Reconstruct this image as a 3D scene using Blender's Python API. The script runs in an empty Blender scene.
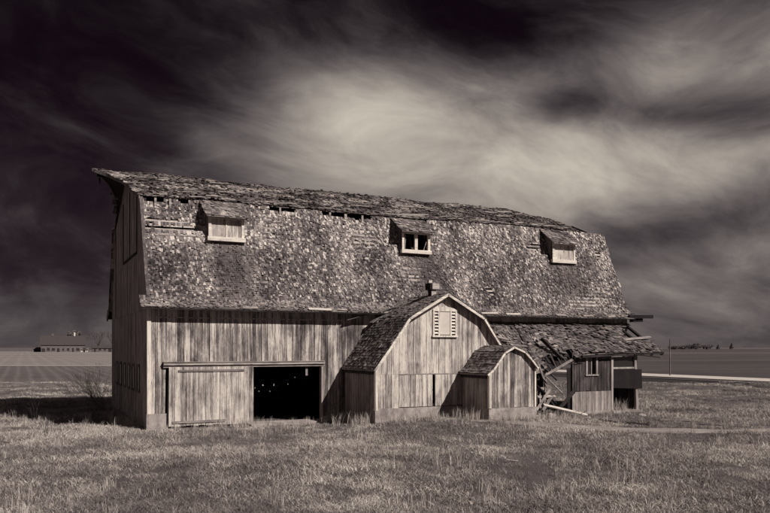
import bpy, math, random
from mathutils import Vector, noise

random.seed(11)
S = bpy.context.scene
COL = S.collection

# ------------------------------------------------------------------ camera
# World axes: x runs along the barn's long front, y into the barn, z up; origin = near-left corner of the barn.
TH = math.radians(26.2)
FPX, HOR, EYE = 733.0, 347.5, 2.95
CAM = Vector((-3.989, -27.259, EYE))
RIGHT = Vector((math.cos(TH), -math.sin(TH), 0)); FWD = Vector((math.sin(TH), math.cos(TH), 0))
cd = bpy.data.cameras.new("camera"); cam = bpy.data.objects.new("camera", cd); COL.objects.link(cam)
cam.location = CAM; cam.rotation_euler = (math.radians(90), 0, -TH)
cd.sensor_width = 36.0; cd.lens = 36.0 * FPX / 770.0
cd.shift_y = (HOR - 256.5) / 770.0
cd.clip_end = 20000
S.camera = cam

# ------------------------------------------------------------------ light, sky, exposure
SUN_AZ = Vector((0.50, -0.866, 0)).normalized(); SUN_EL = math.radians(40)
sd = bpy.data.lights.new("sun", 'SUN'); sd.energy = 5.0; sd.angle = math.radians(0.5); sd.color = (1.0, 0.952, 0.86)
sun = bpy.data.objects.new("sun", sd); COL.objects.link(sun)
sdir = Vector((SUN_AZ.x * math.cos(SUN_EL), SUN_AZ.y * math.cos(SUN_EL), math.sin(SUN_EL)))
sun.rotation_euler = sdir.to_track_quat('Z', 'Y').to_euler(); sun.location = (20, -30, 40)
S.view_settings.view_transform = 'Standard'; S.view_settings.look = 'None'
S.view_settings.exposure = 0.08; S.view_settings.gamma = 1.0; S.view_settings.use_curve_mapping = False
S.render.engine = 'CYCLES'
S.cycles.max_bounces = 4; S.cycles.diffuse_bounces = 3; S.cycles.glossy_bounces = 1; S.cycles.caustics_reflective = False; S.cycles.caustics_refractive = False

def tone(v, a=1.0):
    """grey of value v toned like the print: violet in the darks, cream in the lights"""
    t = min(1.0, max(0.0, v)) ** 0.5
    d, l = (1.13, 0.90, 0.99), (1.07, 0.99, 0.87)
    return tuple(v * (d[i] * (1 - t) + l[i] * t) for i in range(3)) + (a,)

class NT:
    """tiny node-tree builder"""
    def __init__(s, tree): s.t = tree; s.n = tree.nodes; s.n.clear()
    def node(s, typ, **kw):
        n = s.n.new(typ)
        for k, v in kw.items(): setattr(n, k, v)
        return n
    def link(s, a, b): s.t.links.new(a, b)
    def put(s, sock, v):
        if hasattr(v, 'is_output'): s.link(v, sock)
        else: sock.default_value = v
    def math(s, op, a, b=None, c=None, clamp=False):
        n = s.node('ShaderNodeMath', operation=op, use_clamp=clamp); s.put(n.inputs[0], a)
        if b is not None: s.put(n.inputs[1], b)
        if c is not None: s.put(n.inputs[2], c)
        return n.outputs[0]
    def vec(s, op, a, b=None):
        n = s.node('ShaderNodeVectorMath', operation=op); s.put(n.inputs[0], a)
        if b is not None: s.put(n.inputs[1], b)
        return n.outputs[0]
    def comb(s, x, y, z):
        n = s.node('ShaderNodeCombineXYZ'); s.put(n.inputs[0], x); s.put(n.inputs[1], y); s.put(n.inputs[2], z); return n.outputs[0]
    def noise(s, v, scale=1.0, detail=4.0, rough=0.55, dist=0.0):
        n = s.node('ShaderNodeTexNoise'); s.put(n.inputs['Vector'], v)
        n.inputs['Scale'].default_value = scale; n.inputs['Detail'].default_value = detail
        n.inputs['Roughness'].default_value = rough; n.inputs['Distortion'].default_value = dist
        return n.outputs['Fac']
    def ramp(s, f, stops, interp='LINEAR'):
        n = s.node('ShaderNodeValToRGB'); s.put(n.inputs[0], f); cr = n.color_ramp; cr.interpolation = interp
        while len(cr.elements) > 1: cr.elements.remove(cr.elements[-1])
        for i, (p, c) in enumerate(stops):
            e = cr.elements[0] if i == 0 else cr.elements.new(p)
            e.position = p; e.color = c if not isinstance(c, (int, float)) else (c, c, c, 1)
        return n.outputs[0]
    def mix(s, f, a, b, blend='MIX'):
        n = s.node('ShaderNodeMix', data_type='RGBA', blend_type=blend)
        s.put(n.inputs[0], f); s.put(n.inputs[6], a); s.put(n.inputs[7], b); return n.outputs[2]

def pix_azel(x, y):
    u, v = (x - 385) / FPX, (HOR - y) / FPX
    return math.atan(u) + TH, math.atan(v / math.sqrt(1 + u * u))

W = bpy.data.worlds.new("World"); S.world = W; W.use_nodes = True; W.cycles.sampling_method = 'NONE'
n = NT(W.node_tree)
d = n.node('ShaderNodeTexCoord').outputs['Generated']
sp = n.node('ShaderNodeSeparateXYZ'); n.link(d, sp.inputs[0])
X, Y, Z = sp.outputs
el = n.math('ARCSINE', Z); az = n.math('ARCTAN2', X, Y)
sky = n.node('ShaderNodeTexSky', sky_type='NISHITA'); sky.sun_disc = False
sky.sun_elevation = SUN_EL; sky.sun_rotation = math.atan2(SUN_AZ.x, SUN_AZ.y)
bw = n.node('ShaderNodeRGBToBW'); n.link(sky.outputs[0], bw.inputs[0])
clear = n.mix(1.0, (0.0185, 0.0085, 0.0165, 1), n.comb(bw.outputs[0], bw.outputs[0], bw.outputs[0]), 'MULTIPLY')
# streaked high cloud: noise on a stretched azimuth / elevation sheet, warped
base = n.comb(n.math('MULTIPLY', az, 1.0), n.math('ADD', n.math('MULTIPLY', el, 2.0), n.math('MULTIPLY', az, 0.24)), 0.0)
warp = n.node('ShaderNodeTexNoise'); n.put(warp.inputs['Vector'], base); warp.inputs['Scale'].default_value = 2.2; warp.inputs['Detail'].default_value = 2
wv = n.vec('SCALE', n.vec('SUBTRACT', warp.outputs['Color'], (0.5, 0.5, 0.5))); wv.node.inputs[3].default_value = 0.55
cv = n.vec('ADD', base, wv)
n1 = n.noise(cv, 5.2, 9, 0.61); n2 = n.noise(n.vec('ADD', cv, (7.3, 2.1, 0.0)), 1.7, 4, 0.5)
wisp = n.vec('MULTIPLY', cv, (0.8, 1.25, 1.0))
n3 = n.noise(n.vec('ADD', wisp, (1.3, 5.1, 3.0)), 13.0, 5, 0.62, 0.15)
def blob(px, py, sx, sy, tilt=0.0):
    a0, e0 = pix_azel(px, py); c, s_ = math.cos(tilt), math.sin(tilt)
    da = n.math('SUBTRACT', az, a0); de = n.math('SUBTRACT', el, e0)
    u = n.math('ADD', n.math('MULTIPLY', da, c / (sx / FPX)), n.math('MULTIPLY', de, s_ / (sx / FPX)))
    v = n.math('ADD', n.math('MULTIPLY', da, -s_ / (sy / FPX)), n.math('MULTIPLY', de, c / (sy / FPX)))
    r2 = n.math('ADD', n.math('MULTIPLY', u, u), n.math('MULTIPLY', v, v))
    return n.math('EXPONENT', n.math('MULTIPLY', r2, -1.0))
acc = 0.40
for (px, py, sx, sy, tl, w_) in [
        (385, 128, 125, 66, 0.12, 0.40), (320, 100, 70, 34, -0.5, 0.14), (640, 150, 215, 88, 0.0, 0.26), (690, 72, 140, 40, 0.25, 0.12), (480, 175, 140, 45, 0.0, 0.12), (690, 165, 150, 26, -0.05, 0.08),
        (640, 290, 260, 60, 0.0, 0.10), (70, 330, 200, 40, 0.0, 0.04),
        (565, 104, 48, 18, 0.05, -0.33), (690, 113, 78, 18, -0.08, -0.32), (650, 238, 95, 18, 0.1, -0.20), (740, 205, 60, 20, 0.0, -0.14), (650, 262, 60, 10, 0.0, -0.10),
        (470, 30, 120, 52, -0.3, -0.30), (80, 50, 270, 130, 0.1, -0.33), (50, 230, 130, 70, 0.2, -0.12), (620, 5, 150, 32, 0.0, -0.20), (250, 170, 70, 18, -0.5, 0.10), (120, 150, 90, 12, -0.35, 0.07)]:
    acc = n.math('ADD', n.math('MULTIPLY', blob(px, py, sx, sy, tl), w_), acc)
acc = n.math('ADD', acc, n.math('MULTIPLY', n.math('SUBTRACT', n1, 0.5), 0.66))
acc = n.math('ADD', acc, n.math('MULTIPLY', n.math('SUBTRACT', n2, 0.5), 0.26))
acc = n.math('ADD', acc, n.math('MULTIPLY', n.math('SUBTRACT', n3, 0.5), 0.12))
fac = n.ramp(acc, [(0.0, 0.0), (0.12, 0.25), (0.35, 1.0)], 'B_SPLINE')
cloudc = n.ramp(acc, [(0.0, (0.135, 0.095, 0.117, 1)), (0.18, (0.31, 0.235, 0.265, 1)), (0.36, (0.70, 0.585, 0.605, 1)), (0.52, (1.40, 1.20, 1.15, 1)), (0.70, (2.75, 2.42, 2.15, 1)), (1.0, (5.3, 4.85, 4.05, 1))])
bg = n.node('ShaderNodeBackground'); n.link(n.mix(fac, clear, cloudc), bg.inputs[0]); bg.inputs[1].default_value = 0.118
n.link(bg.outputs[0], n.node('ShaderNodeOutputWorld').inputs[0])

# ------------------------------------------------------------------ materials
def new_mat(name):
    m = bpy.data.materials.new(name); m.use_nodes = True; t = NT(m.node_tree)
    b = t.node('ShaderNodeBsdfPrincipled'); b.inputs['Roughness'].default_value = 0.92
    b.inputs['Specular IOR Level'].default_value = 0.15
    t.link(b.outputs[0], t.node('ShaderNodeOutputMaterial').inputs[0])
    return m, t, b
def bump(t, b, h, strength, dist=0.02):
    k = t.node('ShaderNodeBump'); k.inputs['Strength'].default_value = strength; k.inputs['Distance'].default_value = dist
    t.put(k.inputs['Height'], h); t.link(k.outputs[0], b.inputs['Normal'])

def wood(name, dark, mid, light, axis='z', bias=0.0, spread=0.5, paint=False):
    m, t, b = new_mat(name)
    tc = t.node('ShaderNodeTexCoord').outputs['Object']; oi = t.node('ShaderNodeObjectInfo').outputs['Random']
    off = t.comb(t.math('MULTIPLY', oi, 31.0), t.math('MULTIPLY', oi, 17.0), t.math('MULTIPLY', oi, 53.0))
    def sc(a, l): return {'z': (a, a, l), 'x': (l, a, a), 'y': (a, l, a)}[axis]
    p = t.vec('ADD', tc, off)
    a1 = t.noise(t.vec('MULTIPLY', p, sc(11, 0.55)), 1.0, 4, 0.6, 0.25)
    a2 = t.noise(t.vec('MULTIPLY', p, sc(46, 1.3)), 1.0, 3, 0.6)
    a3 = t.noise(t.vec('MULTIPLY', tc, sc(1.7, 0.95)), 1.0, 6, 0.68, 0.5)
    a5 = t.noise(t.vec('MULTIPLY', p, sc(26, 0.45)), 1.0, 2, 0.5)
    a4 = t.noise(t.vec('MULTIPLY', p, sc(120, 9.0)), 1.0, 2, 0.5)
    f = t.math('MULTIPLY', t.math('SUBTRACT', a1, 0.5), 1.7)
    f = t.math('ADD', f, t.math('MULTIPLY', t.math('SUBTRACT', a2, 0.5), 1.05))
    f = t.math('ADD', f, t.math('MULTIPLY', t.math('SUBTRACT', a3, 0.5), 1.5))
    f = t.math('ADD', f, t.math('MULTIPLY', t.math('SUBTRACT', a4, 0.5), 0.8))
    f = t.math('ADD', f, t.math('MULTIPLY', t.math('SUBTRACT', oi, 0.5), spread))
    f = t.math('ADD', f, 0.5 + bias)
    if paint:      # old paint has lasted longest high up under the eave, in ragged tongues
        sz = t.node('ShaderNodeSeparateXYZ'); t.link(tc, sz.inputs[0])
        edge = t.math('ADD', t.math('SUBTRACT', sz.outputs[2], 3.75), t.math('MULTIPLY', t.math('SUBTRACT', a1, 0.5), 2.2))
        f = t.math('ADD', f, t.math('MULTIPLY', t.math('MULTIPLY', edge, 1.6, clamp=True), 0.42))
    c = t.ramp(f, [(0.05, tone(dark)), (0.5, tone(mid)), (0.95, tone(light))])
    crack = t.math('LESS_THAN', t.math('ABSOLUTE', t.math('SUBTRACT', a5, 0.5)), 0.009)      # drying splits along the grain
    c = t.mix(t.math('MULTIPLY', crack, 0.75), c, tone(dark * 0.4))
    t.link(c, b.inputs['Base Color']); bump(t, b, t.math('ADD', a2, a4), 0.55, 0.012)
    return m
M = {}
M['siding'] = wood('weathered_siding', 0.04, 0.19, 0.54, bias=0.0, spread=0.5, paint=True)
M['siding_pale'] = wood('weathered_pale_siding', 0.07, 0.30, 0.60, bias=0.12, spread=0.36)
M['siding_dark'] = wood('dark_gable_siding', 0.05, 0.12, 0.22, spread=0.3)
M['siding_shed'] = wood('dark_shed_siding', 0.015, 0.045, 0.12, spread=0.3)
M['siding_low'] = wood('pale_lower_siding', 0.13, 0.26, 0.40, spread=0.3)
M['siding_gable'] = wood('weathered_gable_siding', 0.12, 0.28, 0.46, spread=0.3)
M['trim'] = wood('worn_white_trim', 0.28, 0.58, 0.74, bias=0.12, spread=0.1)
M['trim_x'] = wood('worn_white_trim_long', 0.28, 0.56, 0.74, axis='x', bias=0.12, spread=0.1)
M['plank_x'] = wood('bleached_plank', 0.09, 0.22, 0.42, axis='x')
M['plank_pale'] = wood('pale_new_plank', 0.24, 0.40, 0.55, axis='x')
M['plank_z'] = wood('bleached_plank_upright', 0.13, 0.30, 0.50)
M['beam'] = wood('old_dark_beam', 0.010, 0.022, 0.055, axis='x')
M['lath'] = wood('roof_lath', 0.10, 0.28, 0.48, axis='x', spread=0.5)
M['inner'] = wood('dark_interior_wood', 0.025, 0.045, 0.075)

def shingle_mat():
    m, t, b = new_mat('cedar_shingles')
    at = t.node('ShaderNodeAttribute', attribute_name='wear').outputs['Fac']
    tc = t.node('ShaderNodeTexCoord').outputs['Object']
    f = t.math('ADD', at, t.math('MULTIPLY', t.math('SUBTRACT', t.noise(tc, 38, 3, 0.65), 0.5), 0.55))
    f = t.math('ADD', f, t.math('MULTIPLY', t.math('SUBTRACT', t.noise(tc, 0.7, 4, 0.6), 0.5), 0.35))
    c = t.ramp(f, [(0.0, tone(0.025)), (0.32, tone(0.075)), (0.55, tone(0.145)), (0.80, tone(0.28)), (1.0, tone(0.48))])
    t.link(c, b.inputs['Base Color']); bump(t, b, t.noise(tc, 60, 3, 0.6), 0.5, 0.01)
    return m
M['shingle'] = shingle_mat()
def concrete(name, lo, hi):
    m, t, b = new_mat(name); tc = t.node('ShaderNodeTexCoord').outputs['Object']
    a = t.noise(tc, 1.7, 8, 0.74, 0.6); c_ = t.noise(tc, 40, 4, 0.6)
    st_ = t.noise(t.vec('MULTIPLY', tc, (3.0, 3.0, 0.5)), 1.0, 5, 0.7)
    f = t.math('ADD', t.math('MULTIPLY', a, 0.55), t.math('ADD', t.math('MULTIPLY', c_, 0.25), t.math('MULTIPLY', st_, 0.2)))
    t.link(t.ramp(f, [(0.36, tone(lo)), (0.5, tone((lo + hi) * .5)), (0.62, tone(hi))]), b.inputs['Base Color']); bump(t, b, c_, 0.5, 0.02); return m
M['concrete'] = concrete('old_concrete', 0.09, 0.44)
M['stone'] = concrete('rubble', 0.18, 0.40)
M['gravel'] = concrete('gravel_road', 0.34, 0.52)
M['iron'] = concrete('rusted_sheet', 0.010, 0.022)
M['blade_white'] = concrete('painted_panel', 0.42, 0.60)
def glass():
    m, t, b = new_mat('dirty_glass'); b.inputs['Base Color'].default_value = tone(0.02); b.inputs['Roughness'].default_value = 0.25
    b.inputs['Specular IOR Level'].default_value = 0.5; return m
M['glass'] = glass()

def ground_mat():
    m, t, b = new_mat('dry_grass_ground'); tc = t.node('ShaderNodeTexCoord').outputs['Object']
    big = t.noise(tc, 0.12, 5, 0.6); mid_ = t.noise(tc, 1.1, 5, 0.65); fine = t.noise(tc, 26, 4, 0.7)
    f = t.math('ADD', t.math('MULTIPLY', big, 0.35), t.math('ADD', t.math('MULTIPLY', mid_, 0.35), t.math('MULTIPLY', fine, 0.5)))
    t.link(t.ramp(f, [(0.36, tone(0.03)), (0.58, tone(0.085)), (0.82, tone(0.20))]), b.inputs['Base Color'])
    bump(t, b, fine, 0.8, 0.06); return m
M['ground'] = ground_mat()
def dirt_mat():
    m, t, b = new_mat('packed_dirt'); tc = t.node('ShaderNodeTexCoord').outputs['Object']
    f = t.math('ADD', t.math('MULTIPLY', t.noise(tc, 0.9, 6, 0.7), 0.6), t.math('MULTIPLY', t.noise(tc, 18, 5, 0.7), 0.4))
    t.link(t.ramp(f, [(0.3, tone(0.12)), (0.7, tone(0.33))]), b.inputs['Base Color']); bump(t, b, f, 0.7, 0.06); return m
M['dirt'] = dirt_mat()
def field_mat(name, lo, hi, row_w, ang, rowamt, big=0.02):
    """stubble or drilled rows: fine rows running at an angle, broken by noise"""
    m, t, b = new_mat(name); tc = t.node('ShaderNodeTexCoord').outputs['Object']
    sp = t.node('ShaderNodeSeparateXYZ'); t.link(tc, sp.inputs[0])
    wob = t.math('MULTIPLY', t.math('SUBTRACT', t.noise(tc, 0.018, 2, 0.5), 0.5), 2.0)
    u = t.math('ADD', t.math('ADD', t.math('MULTIPLY', sp.outputs[0], math.cos(ang)), t.math('MULTIPLY', sp.outputs[1], math.sin(ang))), wob)
    row = t.math('POWER', t.math('MULTIPLY_ADD', t.math('SINE', t.math('MULTIPLY', u, 2 * math.pi / row_w)), 0.5, 0.5), 3.0)
    nz = t.noise(tc, 0.55, 8, 0.8); bg_ = t.noise(t.vec('MULTIPLY', tc, (0.4, 1.0, 1.0)), big, 4, 0.6)
    f = t.math('ADD', t.math('MULTIPLY', row, rowamt), t.math('ADD', t.math('MULTIPLY', nz, 0.55), t.math('MULTIPLY', bg_, 0.6)))
    t.link(t.ramp(f, [(0.35, tone(lo)), (0.95, tone(hi))]), b.inputs['Base Color']); bump(t, b, nz, 0.4, 0.2); return m
M['stubble'] = field_mat('pale_stubble_field', 0.12, 0.28, 2.9, 0.0, 0.08)
M['drilled'] = field_mat('dark_drilled_field', 0.04, 0.17, 1.25, 0.0, 0.13)
M['strip'] = field_mat('mown_strip', 0.045, 0.12, 9.0, 1.2, 0.15)
M['pasture'] = field_mat('dull_pasture', 0.03, 0.10, 9.0, 1.5, 0.06, 0.05)
M['ditch'] = field_mat('ditch_shadow', 0.015, 0.045, 1.5, 0.2, 0.1)  # near-black: the shadow in the ditch is put into the colour

M['strip_pale'] = concrete('pale_track', 0.22, 0.36)
def leafy(name, lo, hi, patchy=False):
    m, t, b = new_mat(name)
    isl = t.node('ShaderNodeNewGeometry').outputs['Random Per Island']; oi = t.node('ShaderNodeObjectInfo').outputs['Random']
    f = t.math('ADD', t.math('MULTIPLY', isl, 0.75), t.math('MULTIPLY', oi, 0.25))
    if patchy:
        sh_ = t.node('ShaderNodeAttribute', attribute_name='shade', attribute_type='INSTANCER').outputs['Fac']
        f = t.math('ADD', f, t.math('SUBTRACT', sh_, 0.5))
    t.link(t.ramp(f, [(0.0, tone(lo)), (0.55, tone((lo * hi) ** 0.5)), (1.0, tone(hi))]), b.inputs['Base Color']); return m
M['grass'] = leafy('dry_grass_blades', 0.11, 0.60, True)
M['straw'] = leafy('pale_straw', 0.20, 0.55)
M['weed'] = leafy('dark_weed', 0.05, 0.12)
M['twig'] = leafy('bare_twigs', 0.07, 0.15)
M['shrub'] = leafy('shrub_twigs', 0.12, 0.26)
M['crown'] = leafy('hazed_far_foliage', 0.05, 0.11)  # lightened so that distance haze sits in the foliage colour
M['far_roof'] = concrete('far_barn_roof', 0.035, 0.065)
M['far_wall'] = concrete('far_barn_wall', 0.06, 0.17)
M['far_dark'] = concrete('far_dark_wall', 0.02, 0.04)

# ------------------------------------------------------------------ helpers
def mesh_obj(name, verts, faces, mat, parent=None, origin=(0, 0, 0)):
    o_ = Vector(origin)
    me = bpy.data.meshes.new(name); me.from_pydata([tuple(Vector(v) - o_) for v in verts], [], faces); me.update()
    me.materials.append(mat)
    o = bpy.data.objects.new(name, me); COL.objects.link(o)
    if parent is not None: o.parent = parent
    else: o.location = o_
    return o
def tag(o, label, cat, group=None, kind=None):
    if label: o['label'] = label
    if cat: o['category'] = cat
    if group: o['group'] = group
    if kind: o['kind'] = kind
    return o
def empty(name, loc, label, cat, group=None):
    o = bpy.data.objects.new(name, None); COL.objects.link(o); o.location = loc; o.empty_display_size = 0.2
    return tag(o, label, cat, group)
BOXF = [(0, 3, 2, 1), (4, 5, 6, 7), (0, 1, 5, 4), (1, 2, 6, 5), (2, 3, 7, 6), (3, 0, 4, 7)]
def hexa(p):   # 8 points: bottom ring, top ring
    return [Vector(q) for q in p], BOXF
def box(x0, x1, y0, y1, z0, z1):
    return hexa([(x0, y0, z0), (x1, y0, z0), (x1, y1, z0), (x0, y1, z0), (x0, y0, z1), (x1, y0, z1), (x1, y1, z1), (x0, y1, z1)])
def bar(a, b, w, h, up=(0, 0, 1), ext=0.0):
    a, b, up = Vector(a), Vector(b), Vector(up); dd = (b - a).normalized(); a = a - dd * ext; b = b + dd * ext
    sd_ = dd.cross(up)
    if sd_.length < 1e-4: sd_ = dd.cross(Vector((1, 0, 0)))
    sd_.normalize(); u2 = sd_.cross(dd).normalized()
    q = [(-w / 2, -h / 2), (w / 2, -h / 2), (w / 2, h / 2), (-w / 2, h / 2)]
    return hexa([a + sd_ * i + u2 * j for i, j in q] + [b + sd_ * i + u2 * j for i, j in q])
def joinm(parts):
    V, F = [], []
    for v, f in parts:
        k = len(V); V += list(v); F += [tuple(i + k for i in q) for q in f]
    return V, F
rnd = random.uniform

class Wall:
    """a vertical wall plane: origin, run direction u, outward normal n"""
    def __init__(s, part, origin, u, nrm, root): s.part, s.o, s.u, s.n, s.root = part, Vector(origin), Vector(u), Vector(nrm), root
    def P(s, a, z, off=0.0): return s.o + s.u * a + s.n * off + Vector((0, 0, z))
    def board(s, a0, a1, zb, zt, mat, off=0.0, thick=0.022, name='board', slant=0.0):
        """zb, zt: numbers or functions of a"""
        g = lambda f, a: f(a) if callable(f) else f
        b0, b1, t0, t1 = g(zb, a0), g(zb, a1), g(zt, a0), g(zt, a1)
        v, f = hexa([s.P(a0 + slant, b0, off), s.P(a1 + slant, b1, off), s.P(a1 + slant, b1, off + thick), s.P(a0 + slant, b0, off + thick),
                     s.P(a0, t0, off), s.P(a1, t1, off), s.P(a1, t1, off + thick), s.P(a0, t0, off + thick)])
        return mesh_obj(name, v, f, mat, s.part, s.root)
    def run(s, a0, a1, zb, zt, mat, w=(0.2, 0.29), gap=(0.005, 0.022), skip=None, ragged=0.02, off=0.0):
        a = a0; g = lambda f, q: f(q) if callable(f) else f
        while a < a1 - 0.02:
            b_ = min(a1, a + rnd(*w))
            if a1 - b_ < 0.09: b_ = a1
            if not (skip and skip((a + b_) / 2)):
                rag = rnd(-ragged, ragged); e = rnd(*gap)
                s.board(a, b_ - e, (lambda q, rag=rag: g(zb, q) + rag), zt, mat, off + rnd(-0.006, 0.006), slant=rnd(-0.006, 0.006))
            a = b_

def shingles(name, parent, root, surf, u0, u1, vlen, skip=None, wearf=None, expo=0.13, lift=(0.012, 0.03), curl=0.0, width=(0.08, 0.19), flip=1.0, jag=0.012):
    """courses of single shingles lying on surf(u, v) (v = metres up from the eave), joined as one mesh with a wear value each"""
    V, F, Wv = [], [], []
    nv = int(vlen / expo)
    for j in range(nv + 1):
        v = j * expo; u = u0 - rnd(0, 0.1)
        while u < u1:
            w = rnd(*width); ua, ub = max(u, u0 - 0.04), min(u + w - 0.006, u1 + 0.04); u += w
            if ub - ua < 0.02: continue
            uc = (ua + ub) / 2
            if skip and skip(uc, v): continue
            p = surf(uc, v); du = surf(uc + 0.05, v) - surf(uc - 0.05, v); v2 = min(v + expo * 1.75, vlen + 0.02)
            du.normalize(); q = surf(uc, v2); dv = (q - p)
            if dv.length < 0.02: dv = (surf(uc, v) - surf(uc, v - 0.1)); q = p + dv
            nn = du.cross(dv).normalized() * flip
            h = rnd(*lift) + (curl * random.random() ** 4 if curl else 0)
            sk = rnd(-0.02, 0.02); jg = jag(uc, v) if callable(jag) else jag; dn = rnd(-jg, jg); hw = (ub - ua) / 2; up = dv.normalized()
            base = p + up * dn; h2 = h * rnd(0.6, 1.3)
            k = len(V)
            V += [base - du * (hw + sk * .3) + nn * h, base + du * (hw - sk * .3) + nn * h2, q + du * hw + nn * 0.004, q - du * hw + nn * 0.004,
                  base - du * (hw + sk * .3) + nn * (h - 0.014), base + du * (hw - sk * .3) + nn * (h2 - 0.014)]
            F += [(k, k + 1, k + 2, k + 3), (k, k + 4, k + 5, k + 1), (k, k + 3, k + 4), (k + 1, k + 5, k + 2)]
            wv_ = wearf(uc, v) if wearf else random.random()
            Wv += [wv_] * 4
    o = mesh_obj(name, V, F, M['shingle'], parent, root)
    a = o.data.attributes.new('wear', 'FLOAT', 'FACE'); a.data.foreach_set('value', Wv)
    o['kind'] = 'stuff'
    return o
def N2(x, y, s=1.0, seed=0.0): return noise.noise(Vector((x * s, y * s, seed)))

def cw(Xc, Zc, z=0.0):    # metres right of and ahead of the view point -> world
    p = CAM + RIGHT * Xc + FWD * Zc; return Vector((p.x, p.y, z))
def gpix(x, y):           # where the ray through a photo pixel meets level ground
    Zc = FPX * EYE / (y - HOR); return cw((x - 385) / FPX * Zc, Zc)

# ------------------------------------------------------------------ ground
def gh(x, y):
    v = Vector((x, y, 0)) - Vector((CAM.x, CAM.y, 0)); zc = v.dot(FWD); r = v.length
    t = min(1, max(0, (max(zc, abs(v.dot(RIGHT)) * 0.25) - 2) / 9)); h = 1.3 * (1 - t * t * (3 - 2 * t))
    fade = min(1, max(0, (70 - r) / 25))
    nz = (N2(x, y, 0.16, 3.3) * 0.16 + N2(x, y, 0.6, 8.1) * 0.06) * fade
    inx = max(0, -x - 0.2, x - 23.0); iny = max(0, -5.2 - y, y - 12.4); dist = math.hypot(inx, iny)
    mound = 0.30 * math.exp(-((x - 10.8) / 4.2) ** 4) * math.exp(-((y + 4.2) / 2.6) ** 2) if y < 0.5 else 0.0
    return h + mound + nz * min(1, max(0.0, (dist - 0.4) / 4))
def axis(lo, hi, fine_lo, fine_hi, st):
    a = []; x = fine_lo
    while x <= fine_hi + 1e-6: a.append(x); x += st
    g = st; x = fine_lo
    while x > lo: g *= 1.35; x -= g; a.insert(0, x)
    g = st; x = fine_hi
    while x < hi: g *= 1.35; x += g; a.append(x)
    return a
xs = axis(-7000, 7000, -50, 56, 0.8); ys = axis(-3000, 9000, -46, 50, 0.8)
V = [(x, y, gh(x, y)) for y in ys for x in xs]; nx = len(xs)
F = [(j * nx + i, j * nx + i + 1, (j + 1) * nx + i + 1, (j + 1) * nx + i) for j in range(len(ys) - 1) for i in range(nx - 1)]
g = mesh_obj('ground', V, F, M['ground']); tag(g, None, None, kind='structure')
for p in g.data.polygons: p.use_smooth = True

def sheet(name, pts, mat, z, label=None):
    o = mesh_obj(name, [(p[0], p[1], z) for p in pts], [tuple(range(len(pts)))], mat); return tag(o, None, None, kind='structure')
# fields beyond the yard: left of and behind the barn, and across the road on the right
A = lambda Xc, Zc: cw(Xc, Zc)
sheet('drilled_field', [A(-150, 50), A(-8, 50), A(20, 118), A(-200, 118)], M['drilled'], 0.02)
sheet('stubble_field', [A(-700, 124), A(16, 124), A(100, 560), A(-1400, 560)], M['stubble'], 0.02)
sheet('field_track', [A(-300, 117), A(20, 117), A(20.5, 123.5), A(-300, 121)], M['strip_pale'], 0.03)
sheet('gravel_road', [(52.2, -120), (57.6, -120), (57.6, 2500), (52.2, 2500)], M['gravel'], 0.10)
sheet('ditch_shadow_strip', [(44.5, -120), (49.3, -120), (49.3, 2500), (44.5, 2500)], M['ditch'], 0.012)  # flat sheet whose dark colour paints the shadow of the ditch
sheet('verge', [(49.3, -120), (52.3, -120), (52.3, 2500), (49.3, 2500)], M['pasture'], 0.05)
sheet('pasture', [(58.0, -150), (1500, -150), (1500, 2500), (58.0, 2500)], M['pasture'], 0.02)
strip = [(1, 160, 172), (4, 330, 470)]
for k, z0, z1 in strip: sheet('mown_strip', [A(z0 * 0.30, z0), A(z0 * 1.2, z0 * (0.98 + .02 * k)), A(z1 * 1.2, z1 * (0.97 + .03 * k)), A(z1 * 0.30, z1)], M['strip'], 0.03)
# worn track crossing the yard on the right
V, F = [], []; K = 60
for i in range(K + 1):
    t = i / K; px = 470 + 420 * t; c = gpix(px, 428.5 + 3.5 * t); w = (0.25 + 0.55 * min(1, t * 3)) * (1 + 0.3 * N2(i * .4, 0, 1, 2))
    for j in range(7):
        p = c + FWD * w * (j / 6 - 0.5) * 2.2
        V.append((p.x, p.y, gh(p.x, p.y) + 0.03 - 0.05 * (abs(j - 3) / 3) ** 3))
for i in range(K):
    for j in range(6): F.append((i * 7 + j, (i + 1) * 7 + j, (i + 1) * 7 + j + 1, i * 7 + j + 1))
tag(mesh_obj('dirt_track', V, F, M['dirt']), None, None, kind='structure')

# ------------------------------------------------------------------ the barn
BL, BW = 22.8, 12.08
HE, WB, HB, HR = 4.43, 1.79, 8.71, 10.54
barn = empty('barn', (0, 0, 0), 'large weathered wooden barn with ragged gambrel shingle roof and three dormers', 'barn')
O0 = (0, 0, 0)
def sl(t): return t * t * (3 - 2 * t)
def hb(L): return HB + 0.10 * math.sin(L * 0.45) * 0.4 - 0.03 + 0.006 * L
def hr(L):
    h = HR + 0.03 * math.sin(L * 0.8) + 0.02 * math.sin(L * 2.3)
    if L > 19.9: h -= 0.36 * min(1, (L - 19.9) / 3.6)
    return h
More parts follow.
